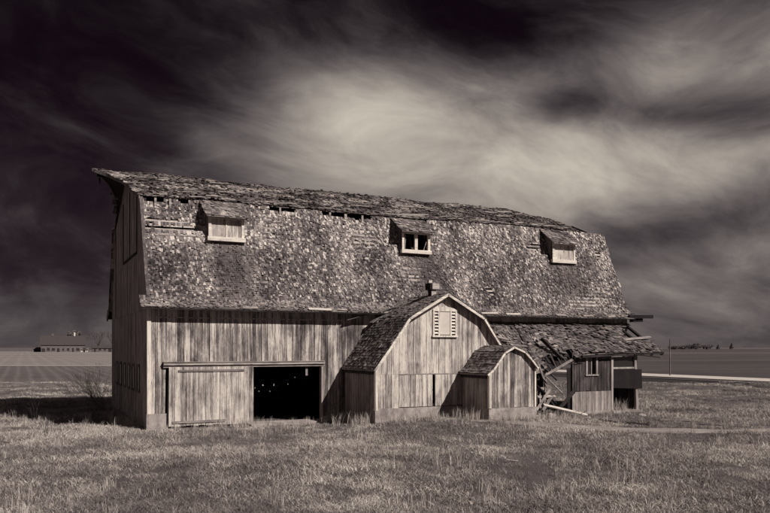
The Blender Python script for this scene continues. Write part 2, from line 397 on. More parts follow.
# gambrel outline z(w) at the gable
def gam(w):
    w = min(w, BW - w)
    if w <= WB: return HE + 0.28 + (HB - HE - 0.28) * (w - 0.0) / WB
    return HB + (HR - HB) * (w - WB) / (BW / 2 - WB)
LOW = math.hypot(WB, HB - HE - 0.32); UP = math.hypot(BW / 2 - WB, HR - HB)
def steep(L, v):     # from the flared eave up to the break
    fl = 0.75
    top = Vector((L, WB, hb(L))); bot = Vector((L, -0.02, HE + 0.30))
    if v < fl:   # bell-cast foot of the roof
        t = v / fl; a = Vector((L, -0.50, HE - 0.05)); return a.lerp(bot, t) + Vector((0, 0, -0.06 * math.sin(math.pi * t)))
    t = (v - fl) / LOW
    p = bot.lerp(top, t)
    p.y += 0.035 * N2(L, v, 0.5, 5.0) + 0.05 * math.sin(math.pi * min(1, t)); return p
SLEN = LOW + 0.75
def upper(L, v):
    t = v / UP; p = Vector((L, WB - 0.06, hb(L) + 0.05)).lerp(Vector((L, BW / 2, hr(L))), t)
    p.z += 0.05 * N2(L, v, 0.55, 9.0) + 0.035 * N2(L, v, 1.7, 4.0) - 0.05 * math.sin(math.pi * t); return p
DORM = [3.05, 11.42, 19.62]; DW = 0.70; DF = 0.98     # dormer centres, half width, front plane y
DZ0, DZ1 = 7.12, 8.06
def in_dormer(L, v): return any(abs(L - c) < DW - 0.02 for c in DORM) and steep(L, v).z > DZ0 + 0.06
def gapmask(L, v):
    z = steep(L, v).z
    if in_dormer(L, v): return True
    if v > SLEN - 0.26 - 0.22 * abs(N2(L, 3.0, 2.3, 8.0)) and (0.05 < L < 1.75 or 7.3 < L < 9.6 or 5.0 < L < 6.1) and N2(L, v, 1.3, 2.0) > -0.22: return True
    if 0.0 < L < 1.95 and 7.05 < z < 7.75 and (int(v / 0.088) % 4 != 0) and N2(L, z, 1.6, 1.0) > -0.45: return True
    if v > 0.9 and N2(L, v, 0.9, 31.0) > 0.62: return True
    if v < 0.2 and N2(L, 0, 0.9, 6.0) > 0.35: return True
    if L > 21.9 and N2(L, v, 2.2, 3.0) > 0.35: return True
    return random.random() < 0.05
def wear_steep(L, v):
    r = random.random()
    under = max(math.exp(-((L - c - 0.25 * (SLEN - v) * 0.25) / 0.8) ** 2) for c in DORM) if v < SLEN - 1.6 else 0
    top = min(1, max(0, (v - 2.4) / 2.4))
    b = 0.43 + 0.30 * N2(L, v, 0.7, 7.0) + 0.13 * top + 0.16 * N2(L * 2.4, v * .8, 1.0, 7.0) + 0.12 * N2(L, v, 3.1, 17.0)
    x = b + (r - 0.5) * (0.56 - 0.32 * under) - 0.05 * under
    if r > 0.88 - 0.06 * top: x += 0.20 * (1 - under)
    if v < 0.75: x = 0.50 + (r - .5) * .5 + 0.25 * max(0, N2(L, 0, 1.1, 3.0))
    return x
def jag_steep(L, v):     # courses stay readable low down and below the dormers, ragged higher up
    under = max(math.exp(-((L - c - 0.06 * (SLEN - v)) / 0.9) ** 2) for c in DORM)
    return 0.010 + 0.040 * (1 - under) * min(1, max(0.15, (v - 0.9) / 2.2 + 0.5 * N2(L, v, .6, 77.0)))
roof_f = shingles('lower_roof_slope', barn, O0, steep, -0.28, BL + 0.08, SLEN, lambda L, v: gapmask(L, v) or (v > 0.75 and L < 0.0) , wear_steep, expo=0.088, lift=(0.007, 0.019), curl=0.05, width=(0.038, 0.105), jag=jag_steep)
def up_end(v): return BL + 0.15 - 1.65 * max(0, 1 - v / (UP * 0.8)) ** 0.8      # ragged right-hand rake: lower corner is gone
def up_start(v): # the hay hood runs out to a point at the ridge
    t = min(1, max(0, v / UP)); return -0.12 - 0.34 * t - 0.98 * t ** 4.5
def up_start_far(v): t = min(1, max(0, v / UP)); return -0.10 - 0.24 * t - 1.0 * t ** 4.5
def skip_up(L, v):
    if L < up_start(v) or L > up_end(v) + 0.12 * N2(v, 0, 3, 1): return True
    if N2(L, v * 2.2, 0.55, 17.0) > 0.52 and v < UP * 0.8: return True
    if 15.6 < L < 18.2 and 0.35 < v < 0.75 + 0.2 * N2(L, 1, 1.2, 3): return N2(L, v, 1.5, 5) > -0.15
    if 0.4 < L < 2.6 and 0.35 < v < 0.62: return True
    return random.random() < 0.035
def wear_up(L, v):
    x = 0.50 + 0.50 * N2(L + v * .9, v * 2.0, 0.75, 23.0) + 0.26 * N2(L * .6 + v * .5, v * 1.6, 2.2, 2.0) + (random.random() - 0.5) * 0.36
    return x + (0.3 if random.random() > 0.92 else 0)
shingles('upper_roof_slope', barn, O0, upper, -1.5, BL + 0.2, UP, skip_up, wear_up, expo=0.115, lift=(0.010, 0.026), curl=0.07, width=(0.06, 0.17), jag=0.03)
def mirror(f): return lambda L, v: Vector((f(L, v).x, BW - f(L, v).y, f(L, v).z))
shingles('rear_lower_roof_slope', barn, O0, mirror(steep), -0.15, BL + 0.08, SLEN, lambda L, v: random.random() < 0.01, wear_steep, expo=0.26, width=(0.25, 0.5), flip=-1)
shingles('rear_upper_roof_slope', barn, O0, mirror(upper), -1.5, BL + 0.1, UP, lambda L, v: L < up_start_far(v) or L > up_end(v), wear_up, expo=0.26, width=(0.25, 0.5), flip=-1)
# skip sheathing under the shingles: every lath its own board, with butt joints
sheath = mesh_obj('rafters', *joinm([bar((L, WB + 0.10, hb(L) - 0.12), (L, 0.02, HE + 0.12), 0.06, 0.14, (1, 0, 0)) for L in [0.1 + 0.94 * i for i in range(25)]] +
     [bar((L, WB + 0.1, hb(L) - 0.14), (L, BW / 2, hr(L) - 0.17), 0.06, 0.14, (1, 0, 0)) for L in [0.1 + 0.94 * i for i in range(25)]] +
     [bar((L, BW - WB - 0.10, HB - 0.12), (L, BW, HE + 0.12), 0.06, 0.14, (1, 0, 0)) for L in [0.1 + 0.94 * i for i in range(25)]] +
     [bar((L, BW - WB - 0.1, HB - 0.14), (L, BW / 2, hr(L) - 0.17), 0.06, 0.14, (1, 0, 0)) for L in [0.1 + 0.94 * i for i in range(25)]]), M['inner'], barn)
def lath(L0, L1, f, v, w=0.10, gap=0.05):
    if L1 - L0 < 0.05: return
    def pt(L, vv, off):
        p = f(L, vv); q = f(L, vv + 0.05) - f(L, vv - 0.05); nn = Vector((1, 0, 0)).cross(q).normalized()
        if nn.z < 0: nn = -nn
        return p + nn * off
    a, b_ = -0.03, -0.006
    v_, f_ = hexa([pt(L0, v, a), pt(L1, v, a), pt(L1, v, b_), pt(L0, v, b_), pt(L0, v + w, a), pt(L1, v + w, a), pt(L1, v + w, b_), pt(L0, v + w, b_)])
    mesh_obj('lath', v_, f_, M['lath'], sheath)
v = 0.02
while v < SLEN - 0.36:
    for a_, b_ in ((0.02, 5.9), (5.92, 12.1), (12.12, 17.7), (17.72, BL + 0.05)):
        segs = [(a_, b_)]
        if steep(5, v + 0.05).z > DZ0:
            for c in DORM:
                ns = []
                for s0, s1 in segs:
                    if c - DW < s1 and c + DW > s0: ns += [(s0, c - DW - 0.01), (c + DW + 0.01, s1)]
                    else: ns.append((s0, s1))
                segs = ns
        for s0, s1 in segs: lath(s0, s1, steep, v)
    v += 0.19
v = 0.05
while v < UP - 0.1:
    lath(up_start(v) + 0.06, 8.0, upper, v); lath(8.02, 15.4, upper, v); lath(15.42, up_end(v) - 0.05, upper, v); v += 0.24
for L in (0.45, 1.0, 5.4, 7.6, 8.3, 9.1):
    mesh_obj('rafter_block', *box(L, L + rnd(.06, .14), WB - .16, WB - .1, hb(L) - rnd(.35, .42), hb(L) - .04), M['lath'], sheath)
# boarding under the rear slopes and beneath the laths (keeps the loft dark)
mesh_obj('rear_roof_deck', *joinm([([mirror(steep)(0, 0.75) - Vector((0, .06, .03)), mirror(steep)(BL, 0.75) - Vector((0, .06, .03)), mirror(steep)(BL, SLEN) - Vector((0, .1, .03)), mirror(steep)(0, SLEN) - Vector((0, .1, .03))], [(0, 1, 2, 3)]),
     ([mirror(upper)(-0.1, 0) - Vector((0, 0, .09)), mirror(upper)(21.3, 0) - Vector((0, 0, .09)), Vector((BL, BW / 2, hr(BL) - .12)), mirror(upper)(-0.1, UP * .55) - Vector((0, 0, .09))], [(0, 1, 2, 3)]), ([mirror(upper)(-0.1, UP * .55) - Vector((0, 0, .09)), Vector((BL, BW / 2, hr(BL) - .12)), Vector((-1.2, BW / 2, hr(0) - .10))], [(0, 1, 2)])]), M['inner'], barn)
# hood boards and rake trim on the near gable
pts = [upper(up_start(UP * t) + 0.02, UP * t) for t in [i / 12 for i in range(13)]]
hb_ = [hexa([a + Vector((0, 0, -.14)), b_ + Vector((0, 0, -.14)), b_ + Vector((.03, 0, -.14)), a + Vector((.03, 0, -.14)), a + Vector((0, 0, -.01)), b_ + Vector((0, 0, -.01)), b_ + Vector((.03, 0, -.01)), a + Vector((.03, 0, -.01))]) for a, b_ in zip(pts, pts[1:])]
mir = [mirror(upper)(up_start_far(UP * t) + 0.02, UP * t) for t in [i / 12 for i in range(13)]]
hb_ += [hexa([a + Vector((0, 0, -.14)), b_ + Vector((0, 0, -.14)), b_ + Vector((.03, 0, -.14)), a + Vector((.03, 0, -.14)), a + Vector((0, 0, -.01)), b_ + Vector((0, 0, -.01)), b_ + Vector((.03, 0, -.01)), a + Vector((.03, 0, -.01))]) for a, b_ in zip(mir, mir[1:])]
mesh_obj('hood_edge_board', *joinm(hb_), M['siding_dark'], barn)
mesh_obj('hay_track_beam', *joinm([bar((-1.25, BW / 2, HR - .26), (2.0, BW / 2, HR - .26), .1, .14), bar((-1.12, BW / 2 - .1, HR - .62), (-1.12, BW / 2 + .12, HR - .36), .05, .05), bar((-1.1, BW / 2, HR - .3), (-1.1, BW / 2, HR - .62), .03, .03)]), M['beam'], barn)
mesh_obj('rake_trim', *bar(steep(-0.02, 0.8) + Vector((0, -.02, 0)), steep(-0.02, SLEN) + Vector((0, -.02, 0)), 0.05, 0.12, (1, 0, 0)), M['siding_dark'], barn)
mesh_obj('rake_trim', *joinm([bar(Vector((-0.03, BW - steep(0, .8).y, steep(0, .8).z)), Vector((-0.03, BW - WB, HB)), 0.08, 0.16, (1, 0, 0)),
      bar((-0.2, BW + 0.46, HE - 0.02), (-0.2, BW - 0.1, HE + 0.3), .3, .06, (1, 0, 0))]), M['siding_low'], barn)
mesh_obj('eave_fascia', *joinm([bar((-0.3, -0.47, HE - 0.10), (7.5, -0.47, HE - 0.115), 0.03, 0.05), bar((7.52, -0.46, HE - 0.11), (15.1, -0.47, HE - 0.10), 0.03, 0.05), bar((15.12, -0.47, HE - 0.105), (BL + .05, -0.47, HE - 0.09), 0.03, 0.05)]), M['beam'], barn)
mesh_obj('eave_soffit', *joinm([bar((-0.28, -0.23, HE - 0.03), (BL, -0.23, HE - 0.03), 0.44, 0.02)]), M['inner'], barn)

for px, wd_ in ((-.2, .5), (3.3, .5), (5.9, .9), (7.1, .6), (13.9, .9), (15.2, 1.0), (16.6, .7), (18.0, .5), (19.6, .6), (21.1, .7)):     # bleached starter boards showing where the lowest courses have gone
    a_ = rnd(-.03, .03); mesh_obj('starter_board', *bar(Vector((px, -.46, HE + rnd(.0, .03))), Vector((px + wd_ * rnd(.6, 1.3), -.455, HE + .02 + a_)), rnd(.10, .15), .02, (0, -.55, .83)), M['plank_x'] if wd_ < .85 else M['plank_pale'], barn)
# front wall: frame, then single boards
fw = mesh_obj('front_wall', *joinm([box(0.02, BL - .02, 0.03, 0.12, HE - 0.12, HE + 0.14), box(0.02, 0.6, 0.03, 0.12, 0.58, 0.7), box(6.62, 7.6, .03, .12, .3, .45), box(0.02, 7.6, 0.03, 0.1, 2.42, 2.55), box(13.6, 17.3, .03, .12, 2.4, 2.55), box(20.0, BL - .05, .03, .12, 2.4, 2.55)] +
       [box(x, x + 0.12, 0.03, 0.15, 0.02, HE + 0.1) for x in (0.03, 6.62, 13.6, 17.3, 20.1, 22.6)] + [box(x, x + .12, .03, .15, 2.45, HE) for x in (2.2, 4.4)]), M['inner'], barn)
FW = Wall(fw, (0, 0, 0), (1, 0, 0), (0, -1, 0), O0)
FW.run(0.0, 0.60, 0.58, HE + 0.05, M['siding'])
FW.run(0.60, 6.60, 2.36, HE + 0.05, M['siding'])
FW.run(6.60, 7.75, 0.22, HE + 0.05, M['siding'])
FW.run(7.75, 8.7, 2.0, HE + 0.05, M['siding'])
FW.run(8.7, 13.5, 3.2, HE + 0.05, M['siding'])
FW.run(13.5, 17.3, 0.2, HE + 0.05, M['siding_gable'])
FW.run(17.3, 20.1, 3.7, HE + 0.05, M['siding_gable'])
FW.run(20.1, BL, 0.2, HE + 0.05, M['siding_gable'])
mesh_obj('upper_girt', *box(0.1, 7.6, -0.035, -0.026, 4.02, 4.06), M['siding'], barn)
mesh_obj('corner_board', *joinm([box(-0.03, 0.075, -0.062, -0.032, 0.52, HE), box(-0.06, -0.031, -0.06, 0.07, .52, HE)]), M['trim'], barn)
mesh_obj('corner_block', *box(-0.09, 0.62, -0.10, 0.45, -0.3, 0.575), M['concrete'], barn)
mesh_obj('door_threshold', *box(3.6, 6.75, -0.55, 0.5, -0.2, 0.085), M['concrete'], barn)
for q in (box(6.6, 7.6, -0.03, 0.2, -.2, .22), box(-0.02, 0.2, 0.46, BW, -.2, .3), box(0.2, BL, BW - .2, BW - .01, -.2, .3)): mesh_obj('foundation_wall', *q, M['concrete'], barn)
# door rail and sliding door
mesh_obj('door_rail', *joinm([box(0.50, 6.70, -0.16, -0.10, 2.31, 2.40), box(0.49, 6.68, -0.19, -0.03, 2.405, 2.435), box(0.50, 6.70, -0.10, -0.03, 2.22, 2.30)]), M['plank_x'], barn)
sd_ = mesh_obj('sliding_door', *joinm([box(0.70, 3.82, -0.09, -0.065, 0.25, 0.40), box(0.70, 3.82, -0.09, -0.065, 1.95, 2.1), bar((0.8, -.078, .45), (3.7, -.078, 1.9), .02, .12)]), M['inner'], barn)
SD = Wall(sd_, (0, -0.092, 0), (1, 0, 0), (0, -1, 0), O0)
SD.run(0.68, 3.82, 0.10, lambda a: 2.24, M['siding_pale'], w=(0.19, 0.26))
mesh_obj('door_batten', *box(1.02, 3.45, -0.150, -0.124, 2.07, 2.14), M['plank_x'], sd_)
mesh_obj('door_batten', *box(0.80, 2.75, -0.150, -0.124, 0.20, 0.28), M['plank_x'], sd_)
mesh_obj('door_edge', *hexa([(0.62, -.15, .12), (0.675, -.15, .12), (0.675, -.03, .12), (0.62, -.03, .12), (0.66, -.15, 2.22), (0.69, -.15, 2.22), (0.69, -.03, 2.22), (0.66, -.03, 2.22)]), M['iron'], sd_)
mesh_obj('door_jamb', *box(6.585, 6.66, -0.075, 0.15, 0.1, 2.22), M['siding_low'], barn)
mesh_obj('hanging_board', *box(5.95, 6.04, 0.02, 0.05, 1.85, 2.3), M['plank_z'], barn)

# near gable
gw = mesh_obj('gable_wall', *joinm([box(0.05, .17, .1, BW - .1, 4.3, 4.45), box(.05, .17, .1, BW - .1, 2.6, 2.7), box(.05, .17, 1.8, BW - 1.8, 8.5, 8.65), box(.05, .17, 4.2, BW - 4.2, 4.4, 9.6)]), M['inner'], barn)
GW = Wall(gw, (0, 0, 0), (0, 1, 0), (-1, 0, 0), O0)
GW.run(0.02, BW - 0.02, 0.3, lambda w: HE - 0.1, M['siding_gable'], w=(0.2, 0.3))
GW.run(0.02, BW - 0.02, lambda w: HE - 0.09, lambda w: gam(w) - 0.10, M['siding_gable'], w=(0.2, 0.3), ragged=0.0, skip=lambda w: 10.25 < w < 10.5)
hd = mesh_obj('hay_door', *joinm([box(-.055, -.028, 2.73, 7.2, 6.62, 6.72), box(-.055, -.028, 2.73, 2.83, 6.72, 9.1), box(-.055, -.028, 7.1, 7.2, 6.72, 9.3), box(-.05, -.03, 4.9, 4.96, 6.72, 9.4)]), M['beam'], barn)
for i in range(6):
    w = 2.0 + i * 1.45
    wn = mesh_obj('stall_window', *joinm([box(-.06, -.028, w, w + .08, 1.3, 2.2), box(-.06, -.028, w + .62, w + .70, 1.3, 2.2), box(-.07, -.028, w - .02, w + .72, 1.22, 1.3), box(-.06, -.028, w, w + .7, 2.2, 2.3)]), M['siding_dark'], barn)
    mesh_obj('pane', *box(-.04, -.03, w + .08, w + .62, 1.3, 2.2), M['glass'], wn)
slit = mesh_obj('slit_window', *joinm([box(-.06, -.028, 10.32, 10.44, 8.0, 8.95)]), M['siding_low'], barn)

# rear wall and far gable (with its open drive door), loft floor and unseen cross wall, both added to keep the interior dark
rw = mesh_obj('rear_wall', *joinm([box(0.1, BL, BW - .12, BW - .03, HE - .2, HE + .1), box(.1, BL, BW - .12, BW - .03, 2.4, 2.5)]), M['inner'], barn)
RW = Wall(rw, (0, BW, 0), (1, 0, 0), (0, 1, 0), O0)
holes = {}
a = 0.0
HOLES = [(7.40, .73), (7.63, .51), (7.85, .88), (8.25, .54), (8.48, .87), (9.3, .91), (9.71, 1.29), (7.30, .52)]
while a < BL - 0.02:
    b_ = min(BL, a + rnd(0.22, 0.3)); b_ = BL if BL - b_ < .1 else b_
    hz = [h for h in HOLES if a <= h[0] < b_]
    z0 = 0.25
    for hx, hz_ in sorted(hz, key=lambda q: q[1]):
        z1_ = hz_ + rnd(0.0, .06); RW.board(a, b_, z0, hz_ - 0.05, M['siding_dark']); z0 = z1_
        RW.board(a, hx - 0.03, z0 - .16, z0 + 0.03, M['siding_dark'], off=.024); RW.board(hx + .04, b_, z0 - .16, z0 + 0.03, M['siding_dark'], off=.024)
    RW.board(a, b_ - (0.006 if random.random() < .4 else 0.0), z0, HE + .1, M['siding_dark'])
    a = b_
fg = mesh_obj('far_gable_wall', *joinm([box(BL - .17, BL - .05, .1, BW - .1, 4.3, 4.45), box(BL - .17, BL - .05, 4.05, 8.05, 3.3, 3.42), box(BL - .17, BL - .05, 1.8, BW - 1.8, 8.3, 8.45)]), M['inner'], barn)
FG = Wall(fg, (BL, 0, 0), (0, 1, 0), (1, 0, 0), O0)
dz = lambda w: 3.35 if 4.1 < w < 8.0 else 0.25
FG.run(0.02, 4.15, 0.25, lambda w: gam(w) - .12, M['siding_dark'])
FG.run(4.15, 7.95, 3.35, lambda w: gam(w) - .45, M['siding_dark'])
FG.run(7.95, BW - .02, 0.25, lambda w: gam(w) - .12, M['siding_dark'])
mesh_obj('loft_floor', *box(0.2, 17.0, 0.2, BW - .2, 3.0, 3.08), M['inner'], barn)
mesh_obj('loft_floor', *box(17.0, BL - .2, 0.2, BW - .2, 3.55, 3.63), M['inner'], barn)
mesh_obj('added_partition', *box(13.6, 13.66, 0.2, BW - .2, 0, 3.0), M['inner'], barn)  # unseen cross wall, added to darken the interior
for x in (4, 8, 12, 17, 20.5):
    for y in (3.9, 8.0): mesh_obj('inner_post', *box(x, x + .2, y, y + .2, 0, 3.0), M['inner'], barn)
mesh_obj('projecting_beam', *joinm([bar((BL - .3, -0.40, HE + .02), (BL + 1.2, -0.46, HE + .05), .14, .17), bar((BL - .1, -.30, HE - .14), (BL + .62, -.34, HE - .12), .14, .19), bar((BL - .4, -.1, HE + .16), (BL + .28, -.12, HE + .18), .2, .03)]), M['iron'], barn)

# dormers
for k, c in enumerate(DORM):
    y0 = DF
    def slope_y(z): return -0.02 + (WB + 0.02) * (z - HE - 0.30) / (hb(c) - HE - 0.30)
    ck = []
    for s_ in (-1, 1):
        x = c + s_ * DW; xa, xb = (x, x + .03) if s_ < 0 else (x - .03, x)
        tri = [(DF + .0, DZ0 - .02), (DF, DZ1), (WB + .25, hb(c) + .06), (WB + .1, hb(c) - .3)]
        vv = [Vector((xa, p, q)) for p, q in tri] + [Vector((xb, p, q)) for p, q in tri]
        ck.append((vv, [(0, 1, 2, 3), (7, 6, 5, 4), (0, 4, 5, 1), (1, 5, 6, 2), (2, 6, 7, 3), (3, 7, 4, 0)]))
    dm = mesh_obj('dormer', *joinm(ck), M['siding_dark'], barn)
    dm['label'] = ['dormer with boarded window nearest the hay hood', 'middle dormer with open dark window', 'dormer with boarded window near the far end'][k]
    def droof(u, v, c=c):
        t = v / 1.55; a = Vector((u, DF - 0.30, DZ1 + 0.03 - 0.1)); b2 = Vector((u, WB + 0.35, hb(c) + 0.20))
        return a.lerp(b2, t) + Vector((0, 0, 0.015 * N2(u, v, 2, k)))
    shingles('dormer_roof', dm, O0, droof, c - DW - 0.14, c + DW + 0.14, 1.5, lambda L, v: random.random() < 0.06, wear_up, lift=(0.012, 0.03), curl=0.05)
    a0 = droof(c - DW - .12, 0.02); a1 = droof(c + DW + .12, .02); b0 = droof(c - DW - .12, 1.45); b1 = droof(c + DW + .12, 1.45)
    e = Vector((0, 0, -.045)); mesh_obj('dormer_deck', *hexa([a0 + e, a1 + e, b1 + e, b0 + e, a0 - e * .1, a1 - e * .1, b1 - e * .1, b0 - e * .1]), M['plank_x'] if k == 1 else M['lath'], dm)
    x0, x1 = c - DW, c + DW
    fr = mesh_obj('window_frame', *joinm([box(x0, x0 + .11, y0 - .04, y0 + .06, DZ0 + .10, DZ1 - .02), box(x1 - .11, x1, y0 - .04, y0 + .06, DZ0 + .10, DZ1 - .02), box(x0 + .11, x1 - .11, y0 - .035, y0 + .06, DZ1 - .14, DZ1 - .03),
            box(x0 - .04, x1 + .04, y0 - .10, y0 + .06, DZ0 - .06, DZ0 + .10)] + ([box(c - .07, c + .07, y0 - .035, y0 + .05, DZ0 + .10, DZ1 - .14)] if k == 1 else [box(c - .02, c + .02, y0 - .02, y0 + .05, DZ0 + .10, DZ1 - .14)])), M['trim_x'], dm)
    if k != 1:
        for s0, s1 in ((x0 + .11, c - .02), (c + .02, x1 - .11)):
            mesh_obj('shutter_panel', *box(s0 + .004, s1 - .004, y0, y0 + .025, DZ0 + .10, DZ1 - .14), M['siding_pale'], dm)
    else:
        mesh_obj('broken_sash', *joinm([bar((x0 + .16, y0 + .02, DZ0 + .12), (x0 + .2, y0 + .02, DZ1 - .2), .03, .03), bar((x1 - .3, y0 + .04, DZ0 + .12), (x1 - .16, y0 + .04, DZ0 + .5), .03, .03)]), M['plank_z'], dm)
mesh_obj('ridge_scrap', *joinm([bar((12.6 + i * .22, BW / 2 - .06, hr(12.6) + .05), (12.75 + i * .22, BW / 2 + .05, hr(12.6) + .11), .12, .02) for i in range(3)] + [bar((19.2, BW / 2, hr(19) + .05), (19.9, BW / 2, hr(19) + .07), .16, .03)]), M['plank_x'], barn)
# loose curled shingle mats and slipped boards on the upper slope, just above the break
for i in range(46):
    L = rnd(0.5, 21.0); v_ = rnd(0.05, 0.5) if i % 2 else rnd(0.5, UP * .8); ln = rnd(0.25, 1.1); tl = rnd(-.12, .12)
    if L + ln > 21.2: continue
    up_ = Vector((0, 0, rnd(.05, .12)))
    mesh_obj('slipped_board', *bar(upper(L, v_) + up_ * .6, upper(L + ln, v_ + tl) + up_, rnd(.07, .14), .018, (0, -.4, 1)), M['lath'], barn)

# ------------------------------------------------------------------ gambrel annex in the middle
AY = -2.9; AC = 10.58; AH = 2.98
ann = empty('gambrel_annex', (AC, AY, 0), 'gambrel-roofed annex with louvred attic window projecting from the long front', 'annex')
OA = (AC, AY, 0)
prof = [(-AH - .14, 2.12), (-1.66, 4.08), (0, 5.02), (1.66, 4.12), (AH + .14, 2.12)]
def poly(pr_, x):
    for (x0, z0), (x1, z1) in zip(pr_, pr_[1:]):
        if x <= x1: return z0 + (z1 - z0) * (x - x0) / (x1 - x0)
    return pr_[-1][1]
def gab_shingle_side(root, org, pr_, cx, y0, y1, side, nm, tag_, depth_fn=None, skip=None, wear=None, exp_=0.125):
    """shingles on one side (-1 left, 1 right) of a gable roof given by profile points; every profile piece gets its courses"""
    pts_ = [(x, z) for x, z in pr_ if x * side >= -1e-6]; pts_.sort(key=lambda q: -abs(q[0]))
    cum = [0.0]
    for (a, b) in zip(pts_, pts_[1:]): cum.append(cum[-1] + math.hypot(b[0] - a[0], b[1] - a[1]))
    def sf(u, v):
        for i in range(len(pts_) - 1):
            if v <= cum[i + 1] or i == len(pts_) - 2:
                t = (v - cum[i]) / (cum[i + 1] - cum[i]); a, b = pts_[i], pts_[i + 1]
                return Vector((cx + a[0] + (b[0] - a[0]) * t, u, a[1] + (b[1] - a[1]) * t + 0.02 + 0.02 * N2(u, v, 1.2, 4)))
    o = shingles(nm, root, org, sf, y0, y1, cum[-1], skip, wear, expo=exp_, flip=(-1 if side < 0 else 1), lift=(0.012, 0.03), curl=0.03)
    dk = []
    for (a, b) in zip(pts_, pts_[1:]):
        q = [Vector((cx + a[0], y0 + .02, a[1] - .01)), Vector((cx + a[0], y1, a[1] - .01)), Vector((cx + b[0], y1, b[1] - .01)), Vector((cx + b[0], y0 + .02, b[1] - .01))]
        e = Vector((0, 0, -.035)); dk.append(hexa([p + e for p in q] + q))
    mesh_obj('roof_deck', *joinm(dk), M['siding_low'], o, org)
    return o
def wear_ann(u, v): return 0.50 + 0.18 * N2(u, v, 1.0, 11.0) + (random.random() - .5) * .34 + (0.25 if random.random() > .94 else 0)
yb = lambda x: 0.0
gab_shingle_side(ann, OA, prof, AC, AY - 0.26, -0.02, -1, 'left_roof_slope', '', skip=lambda u, v: random.random() < .03 or N2(u, v, 1.1, 40) > .5, wear=wear_ann)
gab_shingle_side(ann, OA, prof, AC, AY - 0.26, -0.02, 1, 'right_roof_slope', '', wear=wear_ann)
# upper part of the ridge runs on above the barn's eave and dies into its roof
mesh_obj('valley_board', *joinm([bar((AC - 2.0, -.42, 3.95), (AC - .2, -.05, 4.98), .25, .03, (0, 0, 1)), bar((AC - 3.0, -.2, 4.05), (AC - .8, -.25, 4.62), .3, .02)]), M['shingle'] if False else M['siding_dark'], ann, OA)
af = mesh_obj('front_wall', *joinm([box(AC - AH + .05, AC + AH - .05, AY + .03, AY + .12, 1.9, 2.0), box(AC - AH + .05, AC + AH - .05, AY + .03, AY + .12, .7, .8), box(AC - AH + .05, AC - AH + .15, AY + .03, AY + .15, .7, 2.2)]), M['inner'], ann, OA)
AF = Wall(af, (AC, AY, 0), (1, 0, 0), (0, -1, 0), OA)
ptop = lambda x: poly(prof, x) - 0.06
AF.run(-AH, -1.66, 1.955, ptop, M['siding_pale'], ragged=.004); AF.run(-1.66, 0, 1.955, ptop, M['siding_pale'], ragged=.004); AF.run(0, 1.66, 1.955, ptop, M['siding_pale'], ragged=.004); AF.run(1.66, AH, 1.955, ptop, M['siding_pale'], ragged=.004)
AF.run(-AH, -2.0, 0.69, 1.95, M['siding_pale'], ragged=.006)
AF.run(-2.0, -0.57, 0.72, 1.94, M['siding_pale'], ragged=.006, off=.008); AF.run(-0.46, 0.9, 0.72, 1.94, M['siding_pale'], ragged=.006, off=.008); AF.run(.9, AH, .69, 1.95, M['siding_pale'], ragged=.006)
mesh_obj('seam_strip', *box(AC - 2.0, AC + .9, AY - .045, AY - .034, 1.935, 1.965), M['siding_low'], ann, OA)
for s_ in (-1, 1):
    sw = mesh_obj('side_wall', *box(AC + s_ * AH - .06, AC + s_ * AH + .06, AY + .1, -.05, 1.95, 2.1), M['inner'], ann, OA)
    SW = Wall(sw, (AC + s_ * (AH - .022), AY, 0), (0, 1, 0), (s_, 0, 0), OA)
    SW.run(0.03, -AY - 0.05, 0.35, 2.16, M['siding_gable'], w=(0.18, 0.27))
mesh_obj('corner_board', *joinm([box(AC - AH - .02, AC - AH + .085, AY - .06, AY - .032, .62, 2.2), box(AC - AH - .034, AC - AH - .004, AY - .06, AY + .06, .62, 2.2)]), M['trim'], ann, OA)
mesh_obj('foundation', *joinm([box(AC - AH - .03, AC + AH + .03, AY - .05, AY + .2, -.3, .69), box(AC - AH - .03, AC - AH + .15, AY + .2, -.15, -.3, .34)]), M['concrete'], ann, OA)
for (x0, z0), (x1, z1) in zip(prof, prof[1:]):
    mesh_obj('rake_board', *bar((AC + x0, AY - .265, z0 - .045), (AC + x1, AY - .265, z1 - .045), .03, .10, (0, 0, 1), .01), M['trim_x'], ann, OA)
for s_ in (-1, 1): mesh_obj('rake_soffit', *bar((AC + s_ * (AH + .1), AY - .13, 2.10), (AC + s_ * 1.66, AY - .13, 4.02), .24, .02, (0, 0, 1)), M['siding_low'], ann, OA)
mesh_obj('eave_trim', *bar((AC - AH - .16, AY - .26, 2.09), (AC - AH - .02, AY - .24, 2.25), .08, .05, (0, 0, 1)), M['plank_x'], ann, OA)
